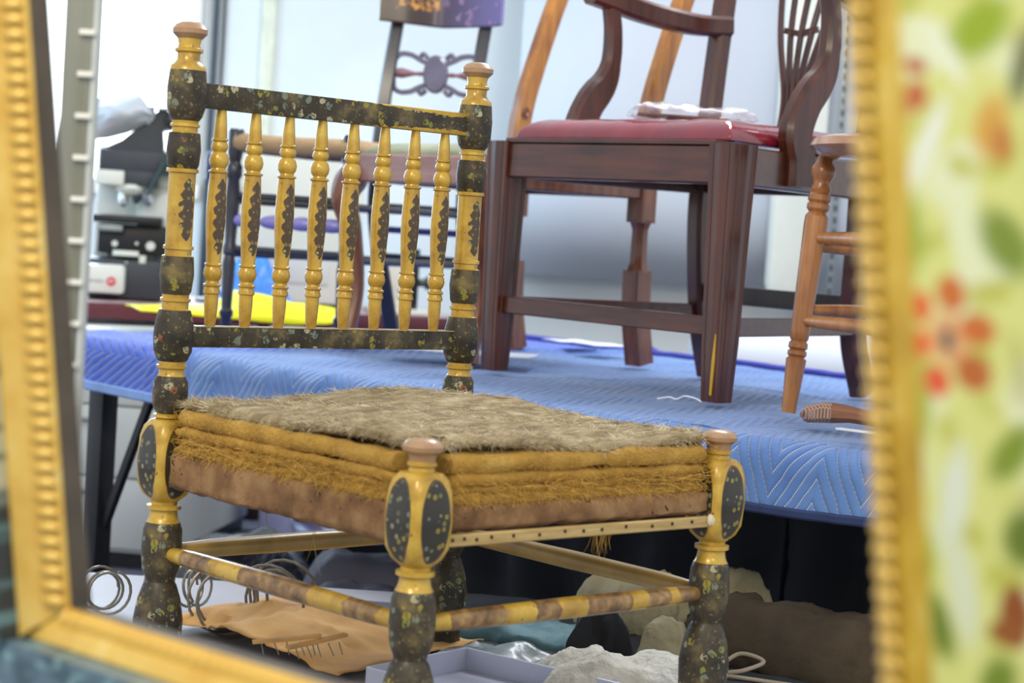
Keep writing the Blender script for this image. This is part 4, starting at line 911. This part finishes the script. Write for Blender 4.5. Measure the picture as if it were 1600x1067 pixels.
b.grid(P); o = b.obj('yellow_cloth', plain('fluorescent_yellow', '#f4f200', 0.6, var=0.03), None, (p0.x, p0.y + 0.02, TAB + 0.002), (0, 0, R(22.5))); md = o.modifiers.new('t', 'SOLIDIFY'); md.thickness = 0.003
tag(o, 'bright yellow cloth lying along the front of the desk', 'cloth')

# ------------------------------------------------------------------ things on the wall and behind the table
t = NT('matt_white_panel', 0.6); v = t.coord(); t.base(t.ramp(t.noise(v, 1.5, 3), [(0.3, '#b9c0ca'), (0.7, '#c6ccd4')]))
b = MB(); prof = [(6.42, 2.6), (6.42, 1.3), (6.42, 1.10)]
for k in range(1, 15):
    a = PI / 2 * k / 14 * 1.15; prof.append((6.42 + 0.26 * (1 - math.cos(a)), 1.10 - 0.27 * math.sin(a)))
b.grid([[(x, y, z) for y, z in prof] for x in (-0.03, 0.4, 0.9, 1.6)]); o = b.obj('curved_panel', t.m); md = o.modifiers.new('t', 'SOLIDIFY'); md.thickness = 0.012
tag(o, 'large pale panel with a rolled-under bottom edge against the back wall', 'panel')
M_ivory = plain('ivory_padding', '#dde0d6', 0.7, var=0.03)
p0 = pt(1262, 300, 6.1); b = MB(); b.box((0, 0, 0), (0.165, 0.09, 1.20), bevel=0.042); tag(b.obj('ivory_column', M_ivory, None, (p0.x, 6.33, EYE + 0.455)), 'ivory rounded upright bolster hanging on the pale panel behind the armchair', 'bolster')
b = MB(); b.box((0, 0, 0), (0.022, 0.012, 1.5), bevel=0.002); ss = b.obj('shelf_standard', M_alu, None, (pt(1313, 300, 6.3).x, 6.38, EYE + 0.60)); tag(ss, 'slotted metal shelf standard beside the ivory bolster', 'shelf rail')
b = MB(); b.box((0, 0, 0), (0.008, 0.003, 0.020)); sl0 = b.obj('slot', M_bl, ss)
for k in range(36):
    o = sl0 if k == 0 else sl0.copy()
    if k: COL.objects.link(o)
    o.location = (0, -0.0065, -0.72 + k * 0.038)
LC = thing('low_cabinet', 'low white cabinet behind the blue table holding a paper roll', 'cabinet', (0.98, 5.05, 0), 0)
b = MB(); b.box((0, 0, 0.255), (1.1, 0.36, 0.51), bevel=0.006); b.obj('body', M_cab, LC)
b = MB(); b.lathe([(-0.52, 0.03), (-0.52, 0.13), (0.52, 0.13), (0.52, 0.03)], 48, axis=(1, 0, 0)); tag(b.obj('paper_roll', plain('white_roll_paper', '#cfd6e2', 0.6, var=0.02), None, (0.98, 5.05, 0.641), angle=50), 'wide roll of white paper lying behind the armchair legs', 'roll')

# ------------------------------------------------------------------ clutter on the platform and floor behind it
M_wire = plain('grey_spring_wire', '#7c776c', 0.35, 0.6, var=0.2)
def spring(x, y, r, turns, h, tilt, az, label):
    p = onz(x, y, PLAT); b = MB(); n = int(turns * 20)
    P = [(r * (0.75 + 0.25 * abs(2 * k / n - 1)) * math.cos(2 * PI * k / 20), r * (0.75 + 0.25 * abs(2 * k / n - 1)) * math.sin(2 * PI * k / 20), (k / n - .5) * h) for k in range(n + 1)]
    b.tube(P, 0.0022, 6); o = b.obj('coil_spring', M_wire, None, (p.x, p.y, PLAT + r + 0.003), (R(tilt), 0, R(az))); tag(o, label, 'spring', 'upholstery springs on the platform')
spring(160, 962, 0.034, 3.2, 0.05, 90, 35, 'grey coil spring at far left by the showcase upright')
spring(242, 955, 0.030, 2.2, 0.03, 88, 80, 'small coil spring left of the rear left chair post')
spring(350, 1000, 0.054, 3.2, 0.06, 86, 25, 'large coil spring just right of the rear left chair post')
spring(428, 1000, 0.056, 2.4, 0.05, 94, -20, 'tall wide coil spring in front of the leather hide')
spring(300, 955, 0.034, 2.6, 0.04, 80, 60, 'upright coil spring half hidden behind the rear left chair post')
# leather hide
t = NT('tan_hide', 0.8); v = t.coord(); t.base(t.ramp(t.noise(v, 12, 6), [(0.3, '#b5854a'), (0.7, '#d0a362')])); t.bump(t.noise(v, 60, 4), 0.4, 0.002); M_hide = t.m
b = MB(); P = []; n_u, n_v = 40, 26
for i in range(n_u + 1):
    row = []
    for j in range(n_v + 1):
        u, w_ = i / n_u, j / n_v
        z = 0.045 * math.sin(PI * min(1, u * 1.15)) ** 0.7 * math.sin(PI * (0.15 + 0.8 * w_)) + 0.014 * fbm((u * 2, w_ * 2, 0), 2.2, 5) + 0.004 * fbm((u, w_, 0), 12, 6)
        r_ = 1 + 0.16 * fbm((u, w_, 3), 2.3, 8) + 0.05 * fbm((u, w_, 3), 9, 9)
        row.append(((u - .5) * 0.36 * r_, (w_ - .5) * 0.30 * r_, max(0.003, z)))
    P.append(row)
b.grid(P); p0 = onz(492, 988, PLAT + 0.02); o = b.obj('leather_hide', M_hide, None, (p0.x, p0.y + 0.02, PLAT + 0.012), (0, 0, R(-38))); md = o.modifiers.new('t', 'SOLIDIFY'); md.thickness = 0.002; tag(o, 'crumpled tan leather hide on the platform behind the painted chair', 'leather')
for k, (x, y, a, lb) in enumerate(((445, 1004, 12, 'short strip of old tacked wood on the hide, left of two'), (492, 1008, 38, 'short strip of old tacked wood on the hide, right of two'))):
    p0 = onz(x, y, PLAT + 0.075); TS = thing('nailed_strip', lb, 'wood strip', p0, R(a), 'nailed wood strips on the hide')
    b = MB(); b.sweep([(-0.04, 0, 0), (0, 0, 0.004), (0.045, 0, 0.010)], lambda i, t: rect_sec(0.010, 0.004), side=(0, 1, 0)); b.obj('strip', M_hide, TS)
    for q in range(5):
        b = MB(); b.tube([(-0.03 + q * 0.016, -0.002, 0.002), (-0.026 + q * 0.016 + 0.003 * (q % 2), -0.006, -0.014)], 0.0008, 5); b.obj('nail', M_wire, TS)
# shallow white tray under the seat
TR = thing('shallow_tray', 'shallow white tray under the painted chair', 'tray', (0.010, 2.52, PLAT), R(-38))
t_w, t_d = 0.27, 0.20
b = MB(); b.box((0, 0, 0.003), (t_w, t_d, 0.006), bevel=0.002)
M_tray = plain('lilac_white_plastic', '#c3c8dc', 0.35, var=0.02); b.obj('bottom', M_tray, TR)
for x, y, sx, sy in ((0, t_d / 2, t_w, 0.006), (0, -t_d / 2, t_w, 0.006), (t_w / 2, 0, 0.006, t_d), (-t_w / 2, 0, 0.006, t_d)):
    b = MB(); b.box((x, y, 0.018), (sx, sy, 0.034), bevel=0.002); b.obj('side', M_tray, TR)
def heap(name, label, cat, mat, x, y, w, d, h, seed, z0=PLAT, az=0, nz=0.25, ns=14, **k):
    p = onz(x, y, z0); b = pillow(w, d, h, min(w, d) * 0.40, h * nz * 1.3, ns, seed, 44, bottom=0.05)
    shear(b, lambda c: c + V((0.10 * h, 0.10 * h, 0.12 * h)) * (0.5 - abs(fbm(c, 22, seed + 2))))
    shear(b, lambda c: V((c.x - w / 2, c.y - d / 2, max(0.002, c.z + 0.002))))
    o = b.obj(name, mat, None, (p.x, p.y, z0), (0, 0, R(az)), angle=80); return tag(o, label, cat, **k)
M_teal = plain('teal_film', '#587c82', 0.6, 0, 0.0, 0.2, 10, 0.5)
b = MB(); q0 = onz(1010, 1010, PLAT); P = []  # dark sheet added to darken the right side of the platform
for i in range(41):
    row = []
    for j in range(25):
        u, w_ = (i / 40 - .5) * 0.95, (j / 24 - .5) * 0.52; k = 1 + 0.08 * fbm((u, w_, 0), 5, 12); row.append((u * k, w_ * k, 0.0045 + 0.004 * abs(fbm((u, w_, 0), 9, 4))))
    P.append(row)
b.grid(P); tag(b.obj('darkening_sheet', plain('charcoal_sheet', '#34363a', 0.95, var=0.3, scale=7, bump=0.5), None, (q0.x + 0.13, q0.y + 0.02, PLAT), (0, 0, R(-6))), 'charcoal sheet added to darken the platform under foam, sack and batting', 'cloth')
heap('slate_sheet', 'flat slate grey sheet on the platform just behind the tan leather hide', 'sheet', plain('slate_cloth', '#4d4e58', 0.9, var=0.25, scale=8, bump=0.4), 585, 958, 0.24, 0.12, 0.010, 41, az=-8, nz=0.3)
heap('teal_sheet', 'crumpled teal sheet on the platform beyond the front stretcher', 'sheet', M_teal, 815, 1000, 0.22, 0.15, 0.032, 3, az=-20, nz=0.5)
t = NT('cream_foam', 0.95); v = t.coord(); t.base(t.ramp(t.noise(v, 10, 5), [(0.3, '#8f8568'), (0.7, '#b3a98a')])); t.bump(t.noise(v, 50, 6), 0.8, 0.006); M_foam = t.m
t = NT('white_batting', 0.95); v = t.coord(); t.base(t.ramp(t.noise(v, 10, 5), [(0.3, '#cfcbbd'), (0.7, '#e8e4d8')])); t.bump(t.noise(v, 70, 7), 1.0, 0.008); M_bat = t.m
heap('foam_piece', 'large cream foam piece on the platform left of the front right post', 'foam', M_foam, 1000, 985, 0.18, 0.12, 0.080, 11, az=25, nz=0.22)
heap('foam_piece', 'small rounded cream foam piece in front of the large one', 'foam', M_foam, 1035, 1035, 0.07, 0.06, 0.055, 13, nz=0.3)
heap('foam_piece', 'cream foam block behind the front right post', 'foam', M_foam, 1150, 985, 0.10, 0.07, 0.080, 17, az=15, nz=0.2)
heap('cotton_batting', 'fluffy white cotton batting heap on the platform', 'batting', M_bat, 985, 1085, 0.24, 0.14, 0.045, 19, az=10, nz=0.5)
heap('dark_bundle', 'black rolled bundle between teal sheet and cream foam', 'bundle', plain('matt_black_cloth', '#1b1b1e', 0.9), 930, 1040, 0.08, 0.07, 0.07, 23, nz=0.3)
heap('grey_sheet', 'folded grey green plastic sheet beside the white tray', 'sheet', plain('grey_green_film', '#707c7c', 0.4, 0, 0.2, 0.2, 8, 0.4), 800, 1045, 0.22, 0.12, 0.02, 29, az=-32, nz=0.6)
M_sack = plain('dark_burlap_sack', '#43382a', 0.95, var=0.25, scale=20, bump=0.6)
heap('burlap_sack', 'brown burlap sacking draped on the platform at lower right', 'sack', M_sack, 1250, 1050, 0.34, 0.16, 0.090, 31, az=-30, nz=0.12)
b = MB(); p0 = onz(1150, 1050, PLAT); b.tube(catmull([(-.06, 0, .012), (-.03, -.02, .02), (0, -.01, .035), (.03, -.03, .03), (.0, -.05, .02), (-.03, -.045, .012), (.02, -.06, .01), (.07, -.05, .004)]), 0.003, 8); tag(b.obj('pale_cord', plain('pale_cord_fibre', '#a99a84', 0.8), None, p0 + V((0, -0.03, 0))), 'loose pale cord loops beside the front right chair post', 'cord')
# behind the platform, on the floor
M_bagb = NT('black_plastic_film', 0.25, 0, 0.5); vv = M_bagb.coord(); M_bagb.base(M_bagb.ramp(M_bagb.noise(vv, 5, 4), [(0.3, '#20202a'), (0.7, '#3c3c4c')])); M_bagb.bump(M_bagb.noise(vv, 14, 5), 1.0, 0.02); M_bagb = M_bagb.m
M_bagg = plain('slate_fabric', '#4b4c5c', 0.7, var=0.2, scale=6, bump=0.5)
def fheap(name, label, cat, mat, px_, py_, Y, w, d, seed, az=0, nz=0.2, **k):
    top_ = pt(px_, py_, Y); h = top_.z; b = pillow(w, d, h, min(w, d) * 0.45, h * nz, 5, seed, 30, bottom=0.02)
    shear(b, lambda c: V((c.x - w / 2, c.y - d / 2, max(0.002, c.z + 0.002))))
    o = b.obj(name, mat, None, (top_.x, Y, 0), (0, 0, R(az)), angle=80); return tag(o, label, cat, **k)
fheap('black_bag', 'slumped black plastic bag on the floor right of the cream cabinet', 'bag', M_bagb, 385, 838, 4.62, 0.36, 0.30, 3)
fheap('black_bag', 'low black plastic bag just behind the platform below the others', 'bag', M_bagb, 310, 880, 3.64, 0.34, 0.26, 7)
fheap('slate_bag', 'slate grey fabric bag on the floor behind the front left post', 'bag', M_bagg, 590, 850, 4.10, 0.34, 0.26, 9)
fheap('slate_bag', 'flat slate grey bag in front of the taller one', 'bag', M_bagg, 560, 900, 3.64, 0.26, 0.20, 13)
p0 = pt(545, 870, 4.85); CBX = thing('storage_box', 'black storage box with a clear lid on the floor under the desk', 'box', (p0.x, p0.y, 0), R(12))
b = MB(); b.box((0, 0, 0.09), (0.24, 0.20, 0.18), bevel=0.008, taper=1.06); b.obj('body', M_bl, CBX)
b = MB(); b.box((0, 0, 0.19), (0.27, 0.22, 0.02), bevel=0.008); b.obj('lid', plain('violet_tinted_lid', '#8088c0', 0.15, 0, 0.6), CBX)
b = MB(); b.box((0, 0, 0), (0.30, 0.22, 0.012), bevel=0.003); p0 = onz(205, 905, 0.01); tag(b.obj('white_board', plain('lilac_white_board', '#b9b6d6', 0.5), None, (p0.x, p0.y - 0.1, 0.008), (0, 0, 0.3)), 'white board lying on the floor in front of the cream cabinet', 'board')
b = MB(); b.box((0, 0, 0), (0.34, 0.26, 0.30), bevel=0.008); p0 = pt(500, 822, 6.0); tag(b.obj('white_carton', plain('pale_violet_carton', '#b0b4de', 0.6), None, (p0.x, p0.y, 0.151)), 'pale violet white carton on the floor at the wall under the desk', 'box')

# ------------------------------------------------------------------ showcase upright on the left
p0 = pt(113, 400, 1.75)
UP = thing('showcase_upright', 'grey metal showcase upright with pale clips beside the frame at left', 'upright', (p0.x, 1.75, PLAT), 0)
M_up = plain('grey_olive_metal', '#8b8c80', 0.3, 0.5, var=0.1, scale=4); M_acr = plain('pale_acrylic', '#b7bdbb', 0.25, 0.1)
b = MB(); b.box((-0.003, 0, 0.45), (0.026, 0.022, 0.90), bevel=0.005); b.obj('post', M_up, UP)
b = MB(); b.box((0.0125, -0.004, 0.45), (0.006, 0.016, 0.90), bevel=0.002); b.obj('edge_strip', M_acr, UP)
b = MB(); b.box((0.0, 0, 0.865), (0.044, 0.040, 0.14), bevel=0.006); b.obj('collar', plain('dark_grey_collar', '#6d6f6a', 0.35, 0.4), UP)
b = MB(); b.tube([(-0.035, -0.03, 0.815), (0.004, -0.03, 0.817)], 0.0048, 10); b.obj('pin', M_white, UP)
b = MB(); b.box((0, 0, 0), (0.014, 0.006, 0.005), bevel=0.001); cl = b.obj('clip', M_white, UP)
for k in range(13):
    o = cl if k == 0 else cl.copy()
    if k: COL.objects.link(o)
    o.location = (0.006, -0.0125, 0.75 - k * 0.0362)

# ------------------------------------------------------------------ painted gilt frame in the foreground
FC0 = V((-0.2813, 1.3, EYE - 0.265)); fe = V((0.7346, -0.6785, 0)); fn0 = V((0.6785, 0.7346, 0))
al, be = R(4.5), R(5.5); fu0 = V((0, 0, 1)) * math.cos(al) - fn0 * math.sin(al); fn = fn0 * math.cos(al) + V((0, 0, 1)) * math.sin(al)
fu = fu0 * math.cos(be) - fe * math.sin(be); FL_ = 0.63
def FP(s, t_, d): return FC0 + fe * s + fu * t_ + fn * d
FRM = thing('painted_surround', 'large painted frame with gilt beaded moulding and floral panels in the foreground', 'frame', (FC0.x + fe.x * 0.3, FC0.y + fe.y * 0.3, 0), 0)
def fobj(b, name, mats, par=None, **k):
    inv = Matrix.Translation(-FRM.location)
    for v in b.bm.verts: v.co = inv @ v.co
    return b.obj(name, mats, par or FRM, **k)
t = NT('bright_gilding', 0.38, 0.25, 0.2); v = t.coord(); t.base(t.ramp(t.noise(v, 30, 5), [(0.3, '#b88c1e'), (0.55, '#dab434'), (0.75, '#e8cf6a')])); M_gilt = t.m
t = NT('pale_gilding', 0.4, 0.15, 0.2); v = t.coord(); t.base(t.ramp(t.noise(v, 25, 5), [(0.3, '#c99c3a'), (0.6, '#dcb95c'), (0.8, '#e6d08c')])); M_gilt2 = t.m
M_lip = plain('dark_worn_lip', '#4c4337', 0.6, var=0.35, scale=25)
TOP = 0.48; KB = 0.66; KR = 1.24
def side_strip(which, w0, w1, prof):
    # prof: list of (w, d) across the member; swept along its length with mitred ends
    b = MB(); P = []; n = 24
    for i in range(n + 1):
        r_ = i / n; row = []
        for w, d in prof:
            if which == 'left': row.append(FP(-w, -w * KB + (TOP + w * KB) * r_, d))
            elif which == 'right': row.append(FP(FL_ + w * KR, -w * KB + (TOP + w * KB) * r_, d))
            else: row.append(FP(-w + (FL_ + 2 * w) * r_, -w * KB, d * KB))
        P.append(row + [row[0]])
    b.grid(P); return b
for wh in ('left', 'bottom', 'right'):
    fobj(side_strip(wh, 0, 0, [(0, 0.003), (0.0, 0.019), (0.012, 0.019), (0.012, 0.003)]), 'lip', M_lip, angle=30)
    mo = fobj(side_strip(wh, 0, 0, [(0.000, 0.004), (0.001, 0.001), (0.018, -0.007), (0.019, -0.0095), (0.024, -0.0125), (0.034, -0.0160), (0.037, -0.0150), (0.038, -0.010), (0.038, 0.012), (0.012, 0.012)]), 'gilt_moulding', M_gilt if wh == 'right' else M_gilt2, angle=30)
    b = MB(); m = bmesh.ops.create_uvsphere(b.bm, u_segments=10, v_segments=6, radius=1)
    for v in b.bm.verts: v.co = V((v.co.x * 0.0082, v.co.y * 0.0040, v.co.z * 0.0044))
    d1 = {'left': -fe, 'right': fe, 'bottom': -fu}[wh]; d2 = fe if wh == 'bottom' else fu
    Mx = Matrix(((d1 - fn * 0.47).normalized(), (fn + d1 * 0.47).normalized(), d2)).transposed()
    for v in b.bm.verts: v.co = Mx @ v.co
    rng_ = {'left': (0.004, 0.46), 'right': (0.04, 0.42), 'bottom': (0.0, 0.42)}[wh]
    if wh == 'bottom':
        for v in b.bm.verts: v.co = v.co * 0.72
    be0 = b.obj('bead', M_gilt2, mo); k = 0; t_ = rng_[0]
    while t_ < rng_[1]:
        o = be0 if k == 0 else be0.copy()
        if k: COL.objects.link(o)
        p = FP(-0.009, t_, -0.004) if wh == 'left' else FP(FL_ + 0.009, t_, -0.004) if wh == 'right' else FP(t_, -0.009 * KB, -0.004 * KB)
        o.location = p - FRM.location; k += 1; t_ += 0.0098
# flat painted panels (paint stored per vertex on a fine grid)
def panel(wh, w0, w1, paint):
    n1 = 300 if wh != 'bottom' else 260; n2 = 64; me = bpy.data.meshes.new('painted_panel'); co = []; cols = []
    for i in range(n1 + 1):
        for j in range(n2 + 1):
            w = w0 + (w1 - w0) * j / n2; r_ = i / n1
            if wh == 'bottom': s_ = -w + (FL_ + 2 * w) * r_; p = FP(s_, -w * KB, -0.010 * KB); a = s_
            else: a = -w * KB + (TOP + w * KB) * r_; p = FP(-w if wh == 'left' else FL_ + w, a, -0.010)
            co.append(tuple(p - FRM.location)); cols.append((a, w))
    fa = [(i*(n2+1)+j, (i+1)*(n2+1)+j, (i+1)*(n2+1)+j+1, i*(n2+1)+j+1) for i in range(n1) for j in range(n2)]
    me.from_pydata(co, [], fa); A = np.array(cols); C = paint(A[:, 0], A[:, 1])
    ca = me.color_attributes.new(name='paint', type='FLOAT_COLOR', domain='POINT'); ca.data.foreach_set('color', np.concatenate([C, np.ones((len(C), 1))], 1).astype(np.float32).ravel())
    t = NT('painted_panel_' + wh, 0.4, 0, 0.3); at = t.node('ShaderNodeVertexColor', layer_name='paint'); t.base(at.outputs[0]); me.materials.append(t.m)
    o = link('painted_panel', me, FRM); md = o.modifiers.new('t', 'SOLIDIFY'); md.thickness = 0.018; md.offset = 1 if wh == 'left' else -1
    return o
def vnoise(a, w, s, seed):
    return np.array([noise.noise(V((x * s + seed, y * s, seed))) for x, y in zip(a, w)])
def blend(C, c, k): k = np.clip(k, 0, 1)[:, None]; return C * (1 - k) + np.array(lin(c)[:3])[None] * k
def blob(a, w, a0, w0, ra, rw, ang=0, soft=0.25):
    x, y = (a - a0), (w - w0); c, s = math.cos(ang), math.sin(ang); u = (x * c + y * s) / ra; v = (-x * s + y * c) / rw
    return np.clip((1 - np.sqrt(u * u + v * v)) / soft, 0, 1)
def rt(y): return (1380 - y) / 3560
def rw(x, y): return (x - (1318 + 0.041 * y) + 46) / 3110
def paint_right(a, w):
    n1, n2 = vnoise(a, w, 35, 1), vnoise(a, w, 60, 7); C = np.tile(np.array(lin('#cfd27c')[:3]), (len(a), 1))
    C = blend(C, '#d9dfb4', (n1 - 0.05) * 4); C = blend(C, '#b7b850', (-n2 - 0.15) * 3); C = blend(C, '#9c9442', (w - 0.098) * 25 + n2)
    for x, y, r1, r2, an, c in ((1530, 85, 62, 34, .9, '#8fa60c'), (1400, 25, 30, 26, 0, '#9db04a'), (1422, 380, 70, 26, 0, '#93a832'), (1565, 390, 60, 34, -.6, '#768a22'), (1440, 640, 66, 18, .1, '#a3ac3c'), (1572, 690, 60, 24, .7, '#7a8e20'), (1440, 860, 55, 22, 0, '#9aa62e'), (1465, 960, 58, 22, -.3, '#6b7d20'), (1590, 810, 50, 34, .4, '#5f7418'), (1550, 1030, 50, 26, .5, '#6f8420'), (1590, 140, 60, 18, .3, '#6a7044'),
                                (1455, 250, 80, 14, .5, '#dfe3d4'), (1490, 770, 90, 22, .2, '#d3dac4'), (1500, 900, 90, 24, -.1, '#cfd6b4'), (1480, 120, 60, 14, -.6, '#dfe3c8'), (1425, 620, 60, 10, .1, '#e2e6cc'), (1520, 15, 24, 46, 0, '#d2ae2e'), (1545, 225, 50, 26, .3, '#cc9c3c'), (1560, 250, 30, 16, 0, '#b9742c')):
        C = blend(C, c, blob(a, w, rt(y), rw(x, y), r1 * 1.2 / 3560, r2 * 1.2 / 3110, an, 0.5))
    for x, y, r1, r2, an, c in ((1438, 138, 14, 20, .3, '#b0562e'), (1438, 182, 26, 20, .4, '#b8602e'), (1420, 200, 24, 10, 0, '#c08a52'), (1432, 800, 30, 12, .2, '#cc8a2c'), (1575, 925, 52, 26, .1, '#8a4a14'), (1565, 955, 22, 32, .1, '#8f5216')):
        C = blend(C, c, blob(a, w, rt(y), rw(x, y), r1 / 3560, r2 / 3110, an))
    C = blend(C, '#dba06a', blob(a, w, rt(535), rw(1483, 535), 42 / 3560, 32 / 3110))
    for x, y, r1, r2, c in ((1487, 468, 28, 22, '#c46a20'), (1525, 517, 24, 26, '#c2671e'), (1518, 580, 28, 27, '#b4601e'), (1466, 598, 24, 20, '#d8562a'), (1442, 545, 22, 16, '#dd5f1c'), (1444, 490, 24, 15, '#da5e20')):
        C = blend(C, c, blob(a, w, rt(y), rw(x, y), r1 * 1.12 / 3560, r2 * 1.12 / 3110))
    C = blend(C, '#3e4a44', blob(a, w, rt(536), rw(1481, 536), 21 / 3560, 11 / 3110)); return C
def paint_left(a, w):
    n1, n2 = vnoise(a, w, 40, 3), vnoise(a, w, 90, 9); C = np.tile(np.array(lin('#b5b49a')[:3]), (len(a), 1))
    C = blend(C, '#6f7566', (n2 - .1) * 4); C = blend(C, '#c9c46a', (n1 - .2) * 4)
    C = blend(C, '#b9b04a', blob(a, w, 0.085, 0.062, .022, .016)); lo = np.clip((0.085 - a) * 40 + n1 * 1.5, 0, 1)
    C = blend(C, '#26333a', lo); C = blend(C, '#5a7f86', lo * np.clip((n2 - .05) * 4, 0, 1)); return C
def paint_bottom(a, w):
    n1, n2 = vnoise(a, w, 28, 5), vnoise(a, w, 70, 2); C = np.tile(np.array(lin('#5f7a88')[:3]), (len(a), 1))
    C = blend(C, '#46606c', (n1 - .1) * 3); C = blend(C, '#86aab0', (n2 - .2) * 3); C = blend(C, '#cdbf8a', np.clip((a - 0.10) * 18 + n1, 0, 1) * 0.8); return C
panel('right', 0.0455, 0.15, paint_right); panel('left', 0.037, 0.15, paint_left); panel('bottom', 0.037, 0.17, paint_bottom)
b = MB()
for s_ in (-0.08, FL_ + 0.08):
    q = FP(s_, -0.10, 0.01); b.box((q.x, q.y, q.z / 2), (0.05, 0.05, q.z), rot=math.atan2(fe.y, fe.x), bevel=0.004)
    fobj(b, 'leg', M_dw); b = MB()
b.bm.free()
